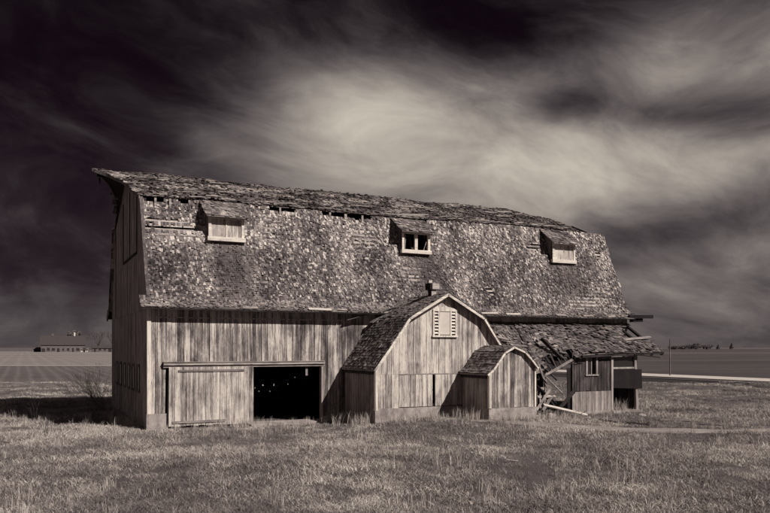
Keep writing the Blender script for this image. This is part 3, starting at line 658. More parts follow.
# attic window with louvres either side of a pale panel
wx0, wx1, wz0, wz1 = AC - .57, AC + .50, 3.42, 4.46
aw = mesh_obj('attic_window', *joinm([box(wx0, wx0 + .07, AY - .07, AY - .03, wz0, wz1 - .1), box(wx1 - .07, wx1, AY - .07, AY - .03, wz0, wz1 - .1), box(wx0 - .03, wx1 + .03, AY - .10, AY - .03, wz0 - .07, wz0), box(wx0 + .24, wx0 + .30, AY - .07, AY - .03, wz0, wz1 - .05), box(wx1 - .30, wx1 - .24, AY - .07, AY - .03, wz0, wz1 - .05)] +
     [hexa([(wx0 + (wx1 - wx0) * i / 10, AY - .075, wz1 - .12), (wx0 + (wx1 - wx0) * (i + 1) / 10, AY - .075, wz1 - .12), (wx0 + (wx1 - wx0) * (i + 1) / 10, AY - .03, wz1 - .12), (wx0 + (wx1 - wx0) * i / 10, AY - .03, wz1 - .12),
            (wx0 + (wx1 - wx0) * i / 10, AY - .075, wz1 - .04 + .10 * math.sin(math.pi * i / 10)), (wx0 + (wx1 - wx0) * (i + 1) / 10, AY - .075, wz1 - .04 + .10 * math.sin(math.pi * (i + 1) / 10)), (wx0 + (wx1 - wx0) * (i + 1) / 10, AY - .03, wz1 - .04 + .10 * math.sin(math.pi * (i + 1) / 10)), (wx0 + (wx1 - wx0) * i / 10, AY - .03, wz1 - .04 + .10 * math.sin(math.pi * i / 10))]) for i in range(10)]), M['trim'], ann, OA)
mesh_obj('centre_panel', *box(wx0 + .30, wx1 - .30, AY - .05, AY - .028, wz0 + .03, wz1 - .12), M['blade_white'], aw, OA)
mesh_obj('window_backing', *box(wx0 + .07, wx1 - .07, AY - .034, AY - .026, wz0, wz1 - .12), M['iron'], aw, OA)
for i in range(7):
    z = wz0 + .06 + i * .125
    for xa, xb in ((wx0 + .07, wx0 + .24), (wx1 - .24, wx1 - .07)):
        mesh_obj('louvre', *hexa([(xa, AY - .068, z), (xb, AY - .068, z), (xb, AY - .058, z), (xa, AY - .058, z), (xa, AY - .046, z + .065), (xb, AY - .046, z + .065), (xb, AY - .036, z + .065), (xa, AY - .036, z + .065)]), M['trim'], aw, OA)
# box vent riding the annex ridge
vy = AY + 1.0
vt = mesh_obj('ridge_vent', *joinm([box(AC - .12, AC + .12, vy - .12, vy + .12, 4.80, 5.25), box(AC - .2, AC + .22, vy - .2, vy + .2, 5.245, 5.5)]), M['iron'], ann, OA)
mesh_obj('vent_face', *joinm([box(AC - .10, AC + .21, vy - .215, vy - .202, 5.26, 5.49), box(AC - .1, AC + .11, vy - .135, vy - .122, 4.9, 5.24), box(AC - .2, AC - .05, vy - .1, vy + .06, 5.505, 5.62)]), M['plank_pale'], vt, OA)

# ------------------------------------------------------------------ small porch annex in front of it
PY = AY - 1.9; PC = 12.36; PH = 1.04
por = empty('porch_annex', (PC, PY, 0), 'small porch with curved gambrel roof and white edge boards on a concrete base', 'porch')
OP = (PC, PY, 0)
pprof = [(-PH - .14, 1.97), (-.93, 2.16), (-.72, 2.42), (-.42, 2.78), (0, 2.99), (.5, 2.80), (.80, 2.52), (PH + .06, 2.20)]
gab_shingle_side(por, OP, pprof, PC, PY - 0.14, AY - .03, -1, 'left_roof_slope', '', wear=wear_ann)
gab_shingle_side(por, OP, pprof, PC, PY - 0.14, AY - .03, 1, 'right_roof_slope', '', wear=wear_ann)
pf = mesh_obj('front_wall', *box(PC - PH + .05, PC + PH - .05, PY + .03, PY + .12, 1.9, 2.0), M['inner'], por, OP)
PF = Wall(pf, (PC, PY, 0), (1, 0, 0), (0, -1, 0), OP)
PF.run(-PH, PH, 0.71, lambda x: poly(pprof, x) - .05, M['siding'], w=(.11, .19))
for s_ in (-1, 1):
    sw = mesh_obj('side_wall', *box(PC + s_ * PH - .04, PC + s_ * PH + .04, PY + .1, AY - .06, 1.8, 1.9), M['inner'], por, OP)
    SW = Wall(sw, (PC + s_ * (PH - .022), PY, 0), (0, 1, 0), (s_, 0, 0), OP)
    SW.run(0.03, AY - PY - .05, .35, 2.06 if s_ < 0 else 2.14, M['siding_gable'], w=(.16, .24))
mesh_obj('corner_board', *joinm([box(PC - PH - .02, PC - PH + .06, PY - .06, PY - .032, .68, 2.08), box(PC - PH - .034, PC - PH - .004, PY - .06, PY + .05, .68, 2.08)]), M['trim'], por, OP)
mesh_obj('corner_board', *box(PC + PH - .05, PC + PH + .02, PY - .06, PY - .032, .70, 2.15), M['trim'], por, OP)
mesh_obj('foundation', *joinm([box(PC - PH - .04, PC + PH + .04, PY - .06, PY + .2, -.3, .71), box(PC - PH - .02, PC - PH + .15, PY + .2, AY - .06, -.3, .34), box(PC + PH - .15, PC + PH + .02, PY + .2, AY - .06, -.3, .34)]), M['concrete'], por, OP)
for (x0, z0), (x1, z1) in zip(pprof, pprof[1:]):
    mesh_obj('rake_board', *bar((PC + x0, PY - .15, z0 - .03), (PC + x1, PY - .15, z1 - .03), .028, .075, (0, 0, 1), .008), M['trim_x'], por, OP)

# ------------------------------------------------------------------ lean-to with its collapsed stretch and the shed at its end
LY = -2.0; L0, L1 = 13.55, 22.85
lt = empty('lean_to', (18, LY, 0), 'half-collapsed lean-to with torn shingle roof and a small dark shed at its end', 'lean-to')
OL = (18, LY, 0)
LV = math.hypot(2.25, 1.33)
def lsag(L): return 0.95 * math.exp(-((L - 15.6) / 1.25) ** 2) + 0.16 * math.exp(-((L - 17.6) / .6) ** 2)
def lroof(L, v):
    t = v / LV; p = Vector((L, -2.25, 2.74)).lerp(Vector((L, -0.03, 4.10)), t)
    sg = lsag(L) * max(0.0, 1 - t) ** 0.7
    p.z += -sg + (0.12 * N2(L, v, 1.2, 14) + 0.09 * N2(L, v, 3.0, 1)) * (1 - t) * (1.0 if L < 18 else .5); p.y += 0.3 * sg
    return p
def lskip(L, v):
    if 16.3 < L < 17.9 and v < 0.55 + 0.30 * N2(L, 0, 2.0, 4) and L < 17.7 + .3 * v: return True
    if 16.75 < L < 16.98 and v < 1.3: return True
    if 13.9 < L < 16.2: return N2(L, v * 1.4, 1.7, 44) > 0.30 and v < 1.9
    if L > 21.6 + 0.55 * abs(v - 0.75) / 0.75 * .0 and 1.0 < v < 2.35 and L > 21.35 + (v - 1.0) * .55: return True
    if L < 13.6: return False
    return random.random() < 0.03 or N2(L, v, 1.3, 61) > .6
def lwear(L, v):
    x = 0.42 + 0.2 * N2(L, v, 1.3, 3) + (random.random() - .5) * .4
    if 13.7 < L < 17.5 and v < 1.9: x += 0.26 * (random.random() > .45)
    if v > 2.1: x -= .06
    return x
lr = shingles('roof', lt, OL, lroof, 13.0, L1, LV, lskip, lwear, lift=(.012, .05), curl=0.10, width=(.08, .22))
def llath(L0_, L1_, v, drop=0.0):
    p = [lroof(L0_, v), lroof(L1_, v + drop)]
    mesh_obj('lath', *bar(p[0] + Vector((0, 0, -.02)), p[1] + Vector((0, 0, -.02)), .10, .022, (0, -.5, .85)), M['siding_dark'], lr, OL)
v = 0.05
while v < LV:
    for a, b in ((13.1, 14.1), (14.1, 15.0), (15.0, 15.9)): llath(a, b - .01, v, rnd(-.03, .03))
    if v > .55: llath(15.91, 16.8, v, rnd(-.05, .05)); llath(16.8, 17.8, v)
    elif random.random() < .4: llath(15.9, 15.9 + rnd(.3, 1.1), v, rnd(-.3, -.05))
    llath(17.8 if v > .4 else 18.0, 20.3, v); llath(20.31, L1 - .3 if not 1.0 < v < 2.3 else 21.5, v); v += .2
for L in (13.3, 14.2, 15.1, 16.0, 16.5, 17.3, 17.9, 18.8, 19.7, 20.6, 21.5, 22.1, 22.75):
    lo = 0.0 if not 16.1 < L < 17.8 else 0.3
    mesh_obj('rafter', *bar(lroof(L, lo) + Vector((0, 0, -.11)), lroof(L, LV) + Vector((0, 0, -.11)), (.055 if L < 21 else .10), .15, (1, 0, 0)), M['iron'] if L > 21 else M['beam'], lt, OL)
mesh_obj('eave_board', *bar(lroof(18.0, 0) + Vector((0, 0, -.07)), lroof(L1, 0) + Vector((0, 0, -.05)), .03, .10), M['beam'], lt, OL)  # dark colour stands in for the shadow line under the eave
mesh_obj('eave_board', *bar(lroof(21.0, 0) + Vector((0, -.02, -.11)), lroof(22.3, 0) + Vector((.25, -.05, -.25)), .03, .05), M['beam'], lt, OL)
mesh_obj('fallen_rake_board', *bar(lroof(21.15, 0.98) + Vector((0, 0, .06)), lroof(22.95, 1.05) + Vector((.0, 0, .16)), .16, .03, (0, -.5, .85)), M['plank_x'], lt, OL)
for x in (13.7, 17.3, 20.1): mesh_obj('wall_post', *box(x, x + .12, -.15, -.03, 0, 3.9), M['beam'], lt, OL)
# shed front
SHX0, SHX1, DX0, DX1 = 17.6, 21.32, 19.86, 21.22
sf_ = mesh_obj('shed_front_wall', *joinm([box(SHX0 + .03, DX0 - .1, LY + .03, LY + .12, 2.5, 2.6), box(SHX0 + .03, DX0 - .1, LY + .03, LY + .12, .95, 1.03), box(SHX0 + .03, SHX0 + .13, LY + .03, LY + .13, .1, 2.7)]), M['inner'], lt, OL)
SF = Wall(sf_, (0, LY, 0), (1, 0, 0), (0, -1, 0), OL)
WX0, WX1, WZ0, WZ1 = 18.36, 19.00, 1.76, 2.60
ztop = lambda x: 2.70
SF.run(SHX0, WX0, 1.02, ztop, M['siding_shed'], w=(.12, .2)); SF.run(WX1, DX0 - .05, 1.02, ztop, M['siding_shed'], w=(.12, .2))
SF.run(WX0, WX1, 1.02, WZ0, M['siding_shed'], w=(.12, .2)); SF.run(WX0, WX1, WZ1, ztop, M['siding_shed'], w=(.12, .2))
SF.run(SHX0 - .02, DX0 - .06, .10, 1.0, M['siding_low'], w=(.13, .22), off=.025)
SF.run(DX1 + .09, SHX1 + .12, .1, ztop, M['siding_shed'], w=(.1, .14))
swn = mesh_obj('shed_window', *joinm([box(WX0 - .02, WX0 + .08, LY - .06, LY - .02, WZ0, WZ1), box(WX1 - .08, WX1 + .02, LY - .06, LY - .02, WZ0, WZ1), box(WX0 - .04, WX1 + .04, LY - .07, LY - .02, WZ1 - .02, WZ1 + .07), box(WX0 - .05, WX1 + .05, LY - .08, LY - .02, WZ0 - .07, WZ0), box((WX0 + WX1) / 2 - .02, (WX0 + WX1) / 2 + .02, LY - .03, LY + .0, WZ0, WZ1 - .02)]), M['siding_low'], lt, OL)
mesh_obj('pane', *box(WX0 + .08, (WX0 + WX1) / 2 - .02, LY - .012, LY - .006, WZ0, WZ1 - .02), M['glass'], swn, OL)
mesh_obj('curtain_board', *box(WX0 + .10, WX0 + .24, LY + .02, LY + .04, WZ0 + .02, WZ1 - .05), M['siding_low'], swn, OL)
df = mesh_obj('door_frame', *joinm([box(DX0 - .055, DX0 + .06, LY - .07, LY + .05, .12, 2.66), box(DX0 - .06, DX1 + .08, LY - .075, LY + .05, 2.52, 2.64), box(DX0 + .06, DX1 - .02, LY - .06, LY + .04, 1.98, 2.06),
       hexa([(DX1 + .10, LY - .08, -.02), (DX1 + .22, LY - .08, -.02), (DX1 + .22, LY + .04, -.02), (DX1 + .10, LY + .04, -.02), (DX1 - .04, LY - .08, 2.60), (DX1 + .10, LY - .08, 2.60), (DX1 + .10, LY + .04, 2.60), (DX1 - .04, LY + .04, 2.60)])]), M['siding_low'], lt, OL)
hd_ = mesh_obj('door_leaf', *hexa([(DX0 + .07, LY - .02, 1.12), (DX1 + .40, LY - .13, 1.05), (DX1 + .40, LY - .10, 1.05), (DX0 + .07, LY + .01, 1.12), (DX0 + .07, LY - .02, 1.97), (DX1 + .36, LY - .13, 1.95), (DX1 + .36, LY - .10, 1.95), (DX0 + .07, LY + .01, 1.97)]), M['iron'], lt, OL)
mesh_obj('transom_glass', *box(DX0 + .06, DX1 - .03, LY - .01, LY - .004, 2.06, 2.52), M['glass'], lt, OL)
mesh_obj('door_step', *box(DX0 - .1, DX1 + .2, LY - .25, LY + .05, -.2, .10), M['concrete'], lt, OL)
mesh_obj('shed_foundation', *box(SHX0 - .05, DX0 - .12, LY - .06, LY + .15, -.2, .12), M['concrete'], lt, OL)
ls = mesh_obj('shed_side_wall', *box(SHX1, SHX1 + .05, LY + .1, -.1, 2.3, 2.4), M['inner'], lt, OL)
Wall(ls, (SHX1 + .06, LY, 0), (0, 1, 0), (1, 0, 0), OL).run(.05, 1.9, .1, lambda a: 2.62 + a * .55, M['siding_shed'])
mesh_obj('torn_side_panel', *hexa([(SHX0 - .26, LY - .02, .15), (SHX0 - .02, LY + .06, .15), (SHX0 - .02, LY + .09, .15), (SHX0 - .26, LY + .01, .15), (SHX0 - .30, LY - .02, 2.05), (SHX0 - .02, LY + .06, 2.05), (SHX0 - .02, LY + .09, 2.05), (SHX0 - .30, LY + .01, 2.05)]), M['iron'], lt, OL)
# near-black boards added in the roof hole to stand in for its shade
for k in range(9):
    L = 15.9 + k * .27; a = lroof(L, .75) + Vector((0, .1, -.16)); b = lroof(L + rnd(-.1, .1), 0.0) + Vector((0, .15, -.18 - rnd(0, .22)))
    mesh_obj('hole_shade_board', *bar(a, b, .24, .02, (1, 0, 0)) if False else bar(a, b, .24, .02, (0, -.5, .85)), M['iron'], lr, OL)
# torn mats of shingle on the sagging stretch and a heap of broken stuff below it
for i in range(26):
    L = rnd(13.8, 17.4); v_ = rnd(.1, 1.7); p = lroof(L, v_) + Vector((0, -.02, rnd(.03, .14))); a = rnd(-.5, .5)
    mesh_obj('torn_board', *bar(p, p + Vector((math.cos(a), -.3 * math.sin(a), -.55 * math.sin(a) + rnd(-.1, .1))) * rnd(.25, .8), rnd(.08, .26), .018, (0, -.5, .85)), M['siding_dark'] if i % 5 else M['lath'], lr, OL)
hp = []
for i in range(260):
    x = rnd(14.0, 17.5); y = rnd(-3.2, -.6); z = max(0, .45 * math.exp(-((x - 15.6) / 1.0) ** 2 - ((y + 1.9) / .7) ** 2) * random.random()) + .02
    a = rnd(0, 6.28); ln = rnd(.1, .45); hp.append(bar((x, y, z + gh(x, y)), Vector((x, y, z + gh(x, y))) + Vector((math.cos(a), math.sin(a), rnd(-.2, .6))) * ln, rnd(.04, .13), .014))
hpo = mesh_obj('broken_boards_heap', *joinm(hp), M['siding_dark'], lt, OL); hpo['kind'] = 'stuff'
# remnant of wall and window hanging by the porch
rem = mesh_obj('wall_remnant', *joinm([bar((15.05, LY, .1), (15.1, LY + .1, 2.0), .09, .09), bar((16.05, LY + .05, 0), (16.25, LY + .1, 1.95), .09, .09), bar((15.0, LY, 1.1), (16.3, LY + .1, 1.2), .05, .12), bar((15.3, LY - .03, .2), (15.32, LY, 1.1), .2, .03), bar((15.55, LY - .03, .15), (15.6, LY, 1.1), .18, .03), bar((15.85, LY - .03, .12), (15.83, LY, 1.05), .19, .03)]), M['siding_gable'], lt, OL)

# ------------------------------------------------------------------ loose timber of the collapse: every stick a thing of its own
def stick(a, b, w, h, mat, label, nm='fallen_plank'):
    a, b = Vector(a), Vector(b); v_, f_ = bar(a, b, w, h, (0.1, -.6, .8)); o = mesh_obj(nm, v_, f_, mat, None, ((a + b) / 2).xyz)
    return tag(o, label, 'plank', 'timber fallen from the lean-to')
stick((15.0, -3.3, .62), (17.35, -3.25, .10), .13, .045, M['plank_pale'], 'long pale plank leaning from the porch corner down to the grass')
stick((15.2, -2.6, 1.35), (16.3, -2.5, .55), .11, .08, M['beam'], 'dark beam slanting steeply down behind the long pale plank')
stick((15.7, -2.5, 1.75), (16.9, -2.2, .95), .10, .06, M['plank_x'], 'bleached plank hanging slantwise below the torn roof')
stick((16.3, -2.4, .08), (17.45, -2.3, 1.05), .15, .10, M['beam'], 'thick dark beam propped up against the shed corner')
stick((16.0, -1.9, 2.2), (16.75, -2.0, 1.55), .14, .05, M['beam'], 'short dark rafter end dangling under the roof hole')
stick((16.1, -2.05, 1.75), (17.5, -2.15, 2.42), .12, .04, M['plank_x'], 'pale plank rising towards the eave of the shed')
stick((15.3, -2.9, .35), (15.95, -2.7, .95), .12, .04, M['plank_x'], 'short pale board leaning beside the porch wall')
stick((15.1, -2.8, .9), (16.1, -2.7, .9), .14, .03, M['plank_x'], 'short level board caught between the leaning beams')
stick((16.2, -3.0, .10), (15.6, -2.4, 1.15), .10, .07, M['beam'], 'dark stud leaning away from the long pale plank')
def gp(px, py, up=.05): p = gpix(px, py); return (p.x, p.y, gh(p.x, p.y) + up)
stick((15.55, -2.2, 2.35), (15.95, -2.35, 1.25), .16, .03, M['siding_dark'], 'dark board dangling straight down from the torn eave')
stick((16.55, -1.2, 3.35), (16.95, -2.1, 2.45), .09, .14, M['beam'], 'broken rafter sticking out through the hole in the roof')
stick((14.7, -2.9, .05), (15.6, -3.0, 1.25), .10, .04, M['plank_x'], 'slanted weathered board crossing behind the porch corner')
stick(gp(628, 424), gp(656, 426.5), .22, .07, M['beam'], 'dark timber lying in the grass above the dirt track')
stick(gp(600, 421), gp(617, 423.5), .16, .05, M['beam'], 'short dark timber lying on the ground before the shed door')
stick(gp(700, 424.5), gp(722, 425.5), .15, .05, M['siding_dark'], 'weathered plank lying in the grass by the right end of the track')
stick(gp(660, 421), gp(690, 421.5), .15, .05, M['siding_dark'], 'weathered plank lying flat behind the dirt track')
stick(gp(506, 464, .05), gp(518, 464.5, .05), .035, .02, M['plank_x'], 'thin pale stick lying in the open grass')
def stone(p, r, label):
    import bmesh
    bm = bmesh.new(); bmesh.ops.create_icosphere(bm, subdivisions=2, radius=1)
    sd0 = rnd(0, 50)
    for vv in bm.verts: vv.co = Vector((vv.co.x * r[0], vv.co.y * r[1], vv.co.z * r[2])) * (1 + .5 * noise.noise(vv.co * 1.4 + Vector((sd0, 0, 0))))
    me = bpy.data.meshes.new('rubble_stone'); bm.to_mesh(me); bm.free(); me.materials.append(M['stone'])
    o = bpy.data.objects.new('rubble_stone', me); COL.objects.link(o); o.location = p; return tag(o, label, 'stone', 'rubble before the lean-to')
stone(gp(551, 420, .06), (.22, .16, .13), 'pale lump of concrete lying in front of the collapsed lean-to')
stone(gp(536, 422, .03), (.13, .1, .07), 'small pale stone in the grass by the porch corner')
stone(gp(588, 419, .03), (.16, .12, .07), 'flat pale stone in front of the shed base')
stone(gp(642, 416, .03), (.2, .12, .08), 'grey stone beside the shed door step')

# ------------------------------------------------------------------ road marker pole
pp = gpix(670, 376.2); V, F = joinm([hexa([(-.05, -.05, 0), (.05, -.05, 0), (.05, .05, 0), (-.05, .05, 0), (-.04, -.04, 3.75), (.04, -.04, 3.75), (.04, .04, 3.75), (-.04, .04, 3.75)]), box(-.045, .045, -.045, .045, 3.752, 3.80)])
po = mesh_obj('utility_pole', V, F, M['siding_dark']); po.location = (pp.x, pp.y, 0.0); tag(po, 'thin upright pole standing alone beside the gravel road', 'pole')

# ------------------------------------------------------------------ bare branches: trees and shrub
def tube_tree(segs, sides=4):
    V, F = [], []
    for a, b, r0, r1 in segs:
        dd = (b - a); 
        if dd.length < 1e-6: continue
        dd.normalize(); s1 = dd.orthogonal().normalized(); s2 = dd.cross(s1); k = len(V)
        for p, r in ((a, r0), (b, r1)):
            for i in range(sides):
                t = 2 * math.pi * i / sides; V.append(p + s1 * math.cos(t) * r + s2 * math.sin(t) * r)
        for i in range(sides): F.append((k + i, k + (i + 1) % sides, k + sides + (i + 1) % sides, k + sides + i))
    return V, F
def grow(p, dd, ln, r, depth, segs, spread=0.6, bend=0.15, upb=0.12, kids=(2, 3), rt=0.62):
    q = p
    for _ in range(2):
        dd = (dd + Vector((rnd(-bend, bend), rnd(-bend, bend), rnd(-bend, bend) + upb * .4))).normalized()
        b = q + dd * ln / 2; segs.append((q, b, r, r * .82)); q = b; r *= .82
        if depth > 0 and random.random() < .6:
            sd2 = (dd + Vector((rnd(-1, 1), rnd(-1, 1), rnd(-.3, .7))) * spread).normalized()
            grow(q, sd2, ln * rnd(.5, .7), r * rt, depth - 1, segs, spread, bend, upb, kids, rt)
    if depth > 0:
        for _ in range(random.randint(*kids)):
            nd = (dd + Vector((rnd(-1, 1), rnd(-1, 1), rnd(-.4, .8))) * spread).normalized()
            grow(q, nd, ln * rnd(.62, .82), r * rt, depth - 1, segs, spread, bend, upb, kids, rt)
def bare_tree(loc, h, label):
    rt_ = empty('bare_tree', loc, label, 'tree', 'bare trees by the far farm')
    k = h / 15.0
    mesh_obj('trunk', *tube_tree([(Vector((0, 0, 0)), Vector((.1, 0, 2.5)) * k, .45 * k, .36 * k), (Vector((.1, 0, 2.5)) * k, Vector((.2, .1, 4.5)) * k, .36 * k, .3 * k)], 7), M['twig'], rt_)
    segs = []
    for i in range(5):
        a = i * 1.257 + rnd(-.3, .3); grow(Vector((.2, .1, 4.3)) * k, Vector((math.cos(a) * .62, math.sin(a) * .62, .85)).normalized(), 4.4 * k, .30 * k, 4, segs, .62, .15, .12, (2, 2), .74)
    mesh_obj('crown', *tube_tree(segs, 3), M['twig'], rt_)
bare_tree(cw((98 - 385) / FPX * 470, 470), 14.0, 'bare spreading tree standing to the right of the far farm barn')
bare_tree(cw((113.5 - 385) / FPX * 465, 465), 13.0, 'bare tree half hidden by the barn corner on the horizon')
# shrub beside the near gable
segs = []
for i in range(24):
    a = math.radians(rnd(95, 285)); grow(Vector((rnd(-.15, .15), rnd(-.25, .25), 0)), Vector((math.cos(a) * .75, math.sin(a) * .55, rnd(.55, 1.0))).normalized(), rnd(.75, 1.15), .014, 3, segs, .55, .26, .02, (1, 2), .75)
sh = mesh_obj('bare_shrub', *tube_tree(segs, 3), M['shrub']); sh.location = (-0.7, 8.9, 0); tag(sh, 'leafless shrub of arching twigs growing against the dark gable', 'shrub')
for (px, py, hh, lb) in ((46, 436, .9, 'dark dry weed standing in the open grass at the left'), (35, 419, 1.0, 'thin weed stalk standing before the barn shadow'), (22, 413, .8, 'thin stalk rising from the barn shadow at the left edge')):
    segs = []; p = gpix(px, py)
    for i in range(4): grow(Vector((rnd(-.06, .06), rnd(-.06, .06), 0)), Vector((rnd(-.3, .3), rnd(-.3, .3), 1)).normalized(), hh * rnd(.35, .5), .008, 2, segs, .45, .12, .2, (1, 2), .7)
    wd = mesh_obj('dry_weed', *tube_tree(segs, 3), M['weed']); wd.location = (p.x, p.y, gh(p.x, p.y) - .02); tag(wd, lb, 'weed', 'lone weeds in the grass')

# ------------------------------------------------------------------ far farm on the left horizon
FZ = 480.0
def fx(px): return (px - 385) / FPX * FZ
def far(name, label, cat, px0, px1, eave, ridge, dep, roofm, wallm, zoff=0.0, hip=0.0, wins=0):
    x0, x1 = fx(px0), fx(px1); w = x1 - x0; r = empty(name, cw((x0 + x1) / 2, FZ + zoff), label, cat, 'buildings of the far farm')
    r.rotation_euler = (0, 0, -TH + math.radians(23.5))
    mesh_obj('wall', *box(-w / 2, w / 2, 0, dep, 0, eave), wallm, r)
    e = .6; hh = ridge - eave
    v_ = [(-w / 2 - e, -e, eave - .1), (w / 2 + e, -e, eave - .1), (w / 2 + e, dep + e, eave - .1), (-w / 2 - e, dep + e, eave - .1), (-w / 2 - e + hip, dep / 2, ridge), (w / 2 + e - hip, dep / 2, ridge)]
    if name == 'far_barn':
        v_ = [(-w / 2 - e, -e, eave - .1), (w / 2 + e, -e, eave - .1), (w / 2 + e, dep + e, eave - .1), (-w / 2 - e, dep + e, eave - .1), (-w / 2 - e, dep * .2, eave + hh * .62), (w / 2 + e, dep * .2, eave + hh * .62), (w / 2 + e, dep * .8, eave + hh * .62), (-w / 2 - e, dep * .8, eave + hh * .62), (-w / 2 - e, dep / 2, ridge), (w / 2 + e, dep / 2, ridge)]
        f_ = [(0, 1, 5, 4), (4, 5, 9, 8), (2, 3, 7, 6), (6, 7, 8, 9), (0, 4, 8, 7, 3), (1, 2, 6, 9, 5), (0, 3, 2, 1)]
    else: f_ = [(0, 1, 5, 4), (2, 3, 4, 5), (0, 4, 3), (1, 2, 5), (0, 3, 2, 1)]
    rf = mesh_obj('roof', v_, f_, roofm, r)
    for i in range(wins):
        xx = -w / 2 + (i + .5) * w / wins; dw = rnd(.5, 1.1); mesh_obj('window' if i % 3 else 'door', *box(xx - dw, xx + dw, -.12, -.02, (.9 if i % 3 else 0.02), rnd(2.0, 2.8)), M['far_dark'], r)
    return r, rf, w
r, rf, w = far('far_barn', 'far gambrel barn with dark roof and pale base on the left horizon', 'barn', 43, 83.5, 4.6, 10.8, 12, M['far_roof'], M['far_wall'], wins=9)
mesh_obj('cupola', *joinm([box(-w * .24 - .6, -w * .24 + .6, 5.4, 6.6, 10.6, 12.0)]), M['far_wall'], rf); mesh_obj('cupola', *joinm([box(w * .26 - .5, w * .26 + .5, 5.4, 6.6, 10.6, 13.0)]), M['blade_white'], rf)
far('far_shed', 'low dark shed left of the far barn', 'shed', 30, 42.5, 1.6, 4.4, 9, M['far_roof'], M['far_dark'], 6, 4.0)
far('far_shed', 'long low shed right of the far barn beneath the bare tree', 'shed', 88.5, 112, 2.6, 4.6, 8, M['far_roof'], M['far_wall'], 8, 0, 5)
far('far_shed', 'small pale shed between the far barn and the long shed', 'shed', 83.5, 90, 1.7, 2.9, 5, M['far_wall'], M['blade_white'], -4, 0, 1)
dm_ = empty('far_round_tree', cw((74 - 385) / FPX * (FZ + 30), FZ + 30), 'dense round tree rising behind the far barn roof', 'tree')
def crown(parent, rx, ry, rz, zc, nleaf, size, mat, cone=False):
    V, F = [], []
    for i in range(nleaf):
        if cone:
            t = random.random() ** .7; a = rnd(0, 6.283); rr = rx * (1 - t) * rnd(.5, 1.1); p = Vector((math.cos(a) * rr, math.sin(a) * rr, zc - rz + 2 * rz * t))
        else:
            while True:
                p = Vector((rnd(-1, 1), rnd(-1, 1), rnd(-1, 1)))
                if .35 < p.length < 1 + .25 * noise.noise(p * 2 + Vector((rx, zc, 0))): break
            p = Vector((p.x * rx, p.y * ry, zc + p.z * rz))
        s1 = Vector((rnd(-1, 1), rnd(-1, 1), rnd(-1, 1))).normalized(); s2 = s1.orthogonal().normalized(); k = len(V); q = size * rnd(.5, 1.2)
        V += [p + s1 * q, p + s2 * q, p - s1 * q, p - s2 * q * .6]; F.append((k, k + 1, k + 2, k + 3))
    return mesh_obj('crown', V, F, mat, parent)
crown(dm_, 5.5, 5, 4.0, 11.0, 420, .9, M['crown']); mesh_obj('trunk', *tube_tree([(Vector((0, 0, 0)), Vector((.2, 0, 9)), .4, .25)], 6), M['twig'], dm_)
# tree line on the right horizon
TZ = 1150.0
lbl = ['leftmost low tree of the clump on the right horizon', 'second tree from the left of the clump on the right horizon', 'tallest middle tree of the clump on the right horizon', 'broad tree right of the tallest in the horizon clump', 'rightmost tree of the clump on the right horizon']
for i, (px, h, w) in enumerate(((662, 4.0, 9), (684, 5.8, 9), (691, 7.6, 8), (698, 9.8, 8), (706, 7.5, 9))):
    if i == 0: px = 675; h = 5.2
    t_ = empty('far_tree', cw((px - 385) / FPX * TZ, TZ + rnd(-8, 8)), lbl[i], 'tree', 'trees on the right horizon')
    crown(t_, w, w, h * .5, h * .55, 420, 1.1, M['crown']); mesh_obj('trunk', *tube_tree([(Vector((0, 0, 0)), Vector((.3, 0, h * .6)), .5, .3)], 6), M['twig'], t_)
for px, h, lb in ((718, 6.5, 'smaller of two lone conifers on the right horizon'), (731.5, 9.0, 'larger lone conifer on the right horizon')):
    t_ = empty('far_conifer', cw((px - 385) / FPX * TZ, TZ), lb, 'tree', 'conifers on the right horizon')
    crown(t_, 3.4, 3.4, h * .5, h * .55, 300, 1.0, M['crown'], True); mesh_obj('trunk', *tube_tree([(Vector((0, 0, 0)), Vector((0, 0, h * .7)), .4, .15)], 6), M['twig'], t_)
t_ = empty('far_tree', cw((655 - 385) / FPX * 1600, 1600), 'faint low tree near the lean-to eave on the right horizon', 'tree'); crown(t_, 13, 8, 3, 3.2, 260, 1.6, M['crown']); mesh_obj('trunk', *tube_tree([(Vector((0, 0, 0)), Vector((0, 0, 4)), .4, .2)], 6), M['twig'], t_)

# ------------------------------------------------------------------ grass: tufts scattered over the yard (uncountable)
tuft_col = bpy.data.collections.new('grass_tufts')       # source tufts, not placed in the scene
def tuft(nb, rad, hmin, hmax, wid, lean, mat):
    V, F = [], []
    for i in range(nb):
        a = rnd(0, 6.283); r = rad * math.sqrt(random.random()); p = Vector((math.cos(a) * r, math.sin(a) * r, -.02)); h = rnd(hmin, hmax)
        ld = Vector((rnd(-1, 1), rnd(-1, 1), 0)) * lean * h; b = rnd(0, 6.283); s1 = Vector((math.cos(b), math.sin(b), 0)) * wid * rnd(.6, 1.2); k = len(V)
        m_ = p + ld * .35 + Vector((0, 0, h * .6)); e = p + ld + Vector((0, 0, h * rnd(.75, 1)))
        V += [p - s1, p + s1, m_ + s1 * .8, m_ - s1 * .8, e]; F += [(k, k + 1, k + 2, k + 3), (k + 3, k + 2, k + 4)]
    me = bpy.data.meshes.new('tuft'); me.from_pydata(V, [], F); me.materials.append(mat)
    o = bpy.data.objects.new('tuft', me); return o
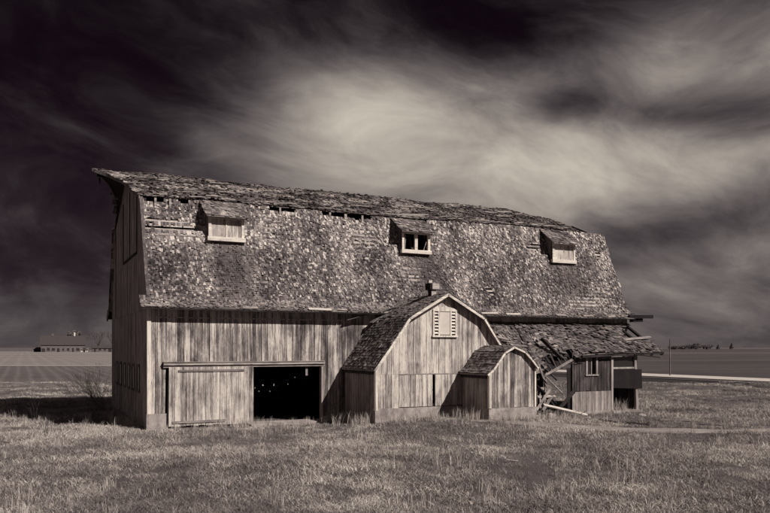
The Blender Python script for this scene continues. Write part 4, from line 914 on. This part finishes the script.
def scatter(name, label, pts, tufts):
    """pts: (x, y, z, rotation, scale)"""
    c = bpy.data.collections.new(name + '_tufts')
    for t in tufts: c.objects.link(t)
    me = bpy.data.meshes.new(name); me.from_pydata([p[:3] for p in pts], [], [])
    a = me.attributes.new('rot', 'FLOAT_VECTOR', 'POINT'); a.data.foreach_set('vector', [q for p in pts for q in (p[5] if len(p) > 5 else 0, 0, p[3])])
    a = me.attributes.new('scl', 'FLOAT', 'POINT'); a.data.foreach_set('value', [p[4] for p in pts])
    a = me.attributes.new('shade', 'FLOAT', 'POINT'); a.data.foreach_set('value', [p[6] if len(p) > 6 else 0.5 for p in pts])
    o = bpy.data.objects.new(name, me); COL.objects.link(o); tag(o, label, 'grass', kind='stuff')
    ng = bpy.data.node_groups.new(name + '_scatter', 'GeometryNodeTree')
    ng.interface.new_socket('Geometry', in_out='INPUT', socket_type='NodeSocketGeometry'); ng.interface.new_socket('Geometry', in_out='OUTPUT', socket_type='NodeSocketGeometry')
    N = ng.nodes; gi, go = N.new('NodeGroupInput'), N.new('NodeGroupOutput')
    ci = N.new('GeometryNodeCollectionInfo'); ci.inputs['Collection'].default_value = c; ci.inputs['Separate Children'].default_value = True; ci.inputs['Reset Children'].default_value = True
    ip = N.new('GeometryNodeInstanceOnPoints'); ip.inputs['Pick Instance'].default_value = True
    r1 = N.new('GeometryNodeInputNamedAttribute'); r1.data_type = 'FLOAT_VECTOR'; r1.inputs[0].default_value = 'rot'
    s1 = N.new('GeometryNodeInputNamedAttribute'); s1.data_type = 'FLOAT'; s1.inputs[0].default_value = 'scl'
    ri = N.new('FunctionNodeRandomValue'); ri.data_type = 'INT'
    mx = [s for s in ri.inputs if s.name == 'Max' and s.type == 'INT'][0]; mx.default_value = len(tufts) - 1
    lk = ng.links.new
    lk(gi.outputs[0], ip.inputs['Points']); lk(ci.outputs[0], ip.inputs['Instance']); lk(r1.outputs[0], ip.inputs['Rotation']); lk(s1.outputs[0], ip.inputs['Scale'])
    lk([s for s in ri.outputs if s.type == 'INT'][0], ip.inputs['Instance Index']); lk(ip.outputs[0], go.inputs[0])
    md = o.modifiers.new('scatter', 'NODES'); md.node_group = ng
    return o
def blocked(x, y):
    if -.05 < x < BL and -.02 < y < BW: return True
    if AC - AH - .03 < x < AC + AH + .03 and AY - .05 < y < 0: return True
    if PC - PH - .03 < x < PC + PH + .03 and PY - .06 < y < AY: return True
    if SHX0 < x < SHX1 and LY - .05 < y < 0: return True
    if 3.7 < x < 6.7 and -.5 < y < 0.3: return True
    if -.09 < x < .62 and -.1 < y < .4: return True
    return False
def on_track(p):
    v_ = Vector((p.x - CAM.x, p.y - CAM.y, 0)); zc = v_.dot(FWD); px = 385 + FPX * v_.dot(RIGHT) / zc; py = HOR + FPX * EYE / zc
    t = (px - 470) / 420
    return 0.05 < t and abs(py - (428.5 + 3.5 * t)) < (1.6 + 1.6 * N2(p.x, p.y, .8, 6.6)) * min(1, .3 + t * 2)
pts = []
for z0, z1, den in ((9.5, 16, 17), (16, 22, 13), (22, 30, 9), (30, 42, 4.6), (42, 62, 1.8)):
    hw0 = z1 * .56 + 4; cnt = int((z1 - z0) * 2 * hw0 * den)
    for _ in range(cnt):
        p = cw(rnd(-hw0, hw0), rnd(z0, z1))
        if blocked(p.x, p.y): continue
        nn = N2(p.x, p.y, .22, 2.2) + .7 * N2(p.x, p.y, .75, 5.2)
        if random.random() < .05 - .55 * nn: continue
        if on_track(p) and random.random() < .93: continue
        shd = .5 + .50 * N2(p.x, p.y, .26, 12.2) + .55 * N2(p.x, p.y, 1.2, 1.2) + rnd(-.1, .1)
        pts.append((p.x, p.y, gh(p.x, p.y), rnd(0, 6.28), rnd(.6, 1.1) * (1 + .5 * nn) * (1.0 if z0 < 30 else 1.3), rnd(-.08, .08), shd))
scatter('grass', 'pale dry grass covering the yard around the barn', pts, [tuft(130, .40, .02, .14, .0055, 1.5, M['grass']) for _ in range(9)])
# taller straw along the walls and scattered seed stalks
pts = []
def fringe(a, b, cnt, wid, s0, s1):
    a, b = Vector(a), Vector(b); nn = (b - a).orthogonal() if False else Vector((b.y - a.y, -(b.x - a.x))).normalized()
    for _ in range(cnt):
        p = a.lerp(b, random.random()) + nn * abs(random.gauss(0, wid)) + nn * .07
        pts.append((p.x, p.y, gh(p.x, p.y), rnd(0, 6.28), rnd(s0, s1), rnd(-.1, .1)))
fringe((0.6, -.1), (3.8, -.12), 26, .2, .35, .7); fringe((2.5, -.12), (4.6, -.12), 26, .25, .6, 1.0); fringe((4.4, -.5), (6.8, -.5), 10, .2, .4, .8); fringe((6.7, -.02), (7.5, -.02), 22, .35, .6, 1.2)
fringe((7.56, 0), (7.56, -2.9), 70, .35, .6, 1.25); fringe((7.6, -2.95), (11.2, -2.95), 60, .3, .4, .85); fringe((11.25, -2.9), (11.25, -4.8), 60, .35, .6, 1.2); fringe((11.3, -4.86), (13.4, -4.86), 34, .3, .4, .8)
fringe((13.5, -4.6), (17.4, -2.4), 60, .7, .4, 1.0); fringe((17.5, -2.1), (21.4, -2.1), 40, .3, .4, .8); fringe((20.0, -1.9), (20.6, -1.9), 8, .1, 1.2, 1.6); fringe((-.1, 11.5), (-.1, .2), 40, .4, .5, 1.0)
fringe((.0, -.12), (3.9, -3.0), 20, 1.2, .4, .9)
for _ in range(2200):
    z = rnd(11.5, 40); p = cw(rnd(-.6, .6) * z, z)
    if not blocked(p.x, p.y) and N2(p.x, p.y, .3, 9.0) + .8 * N2(p.x, p.y, 1.0, 19.0) > 0.12 and not on_track(p): pts.append((p.x, p.y, gh(p.x, p.y), rnd(0, 6.28), rnd(.35, .95), rnd(-.1, .1)))
scatter('tall_straw', 'taller pale straw standing along the wall bases and in the yard', pts, [tuft(16, .16, .2, .55, .005, .35, M['straw']) for _ in range(5)])
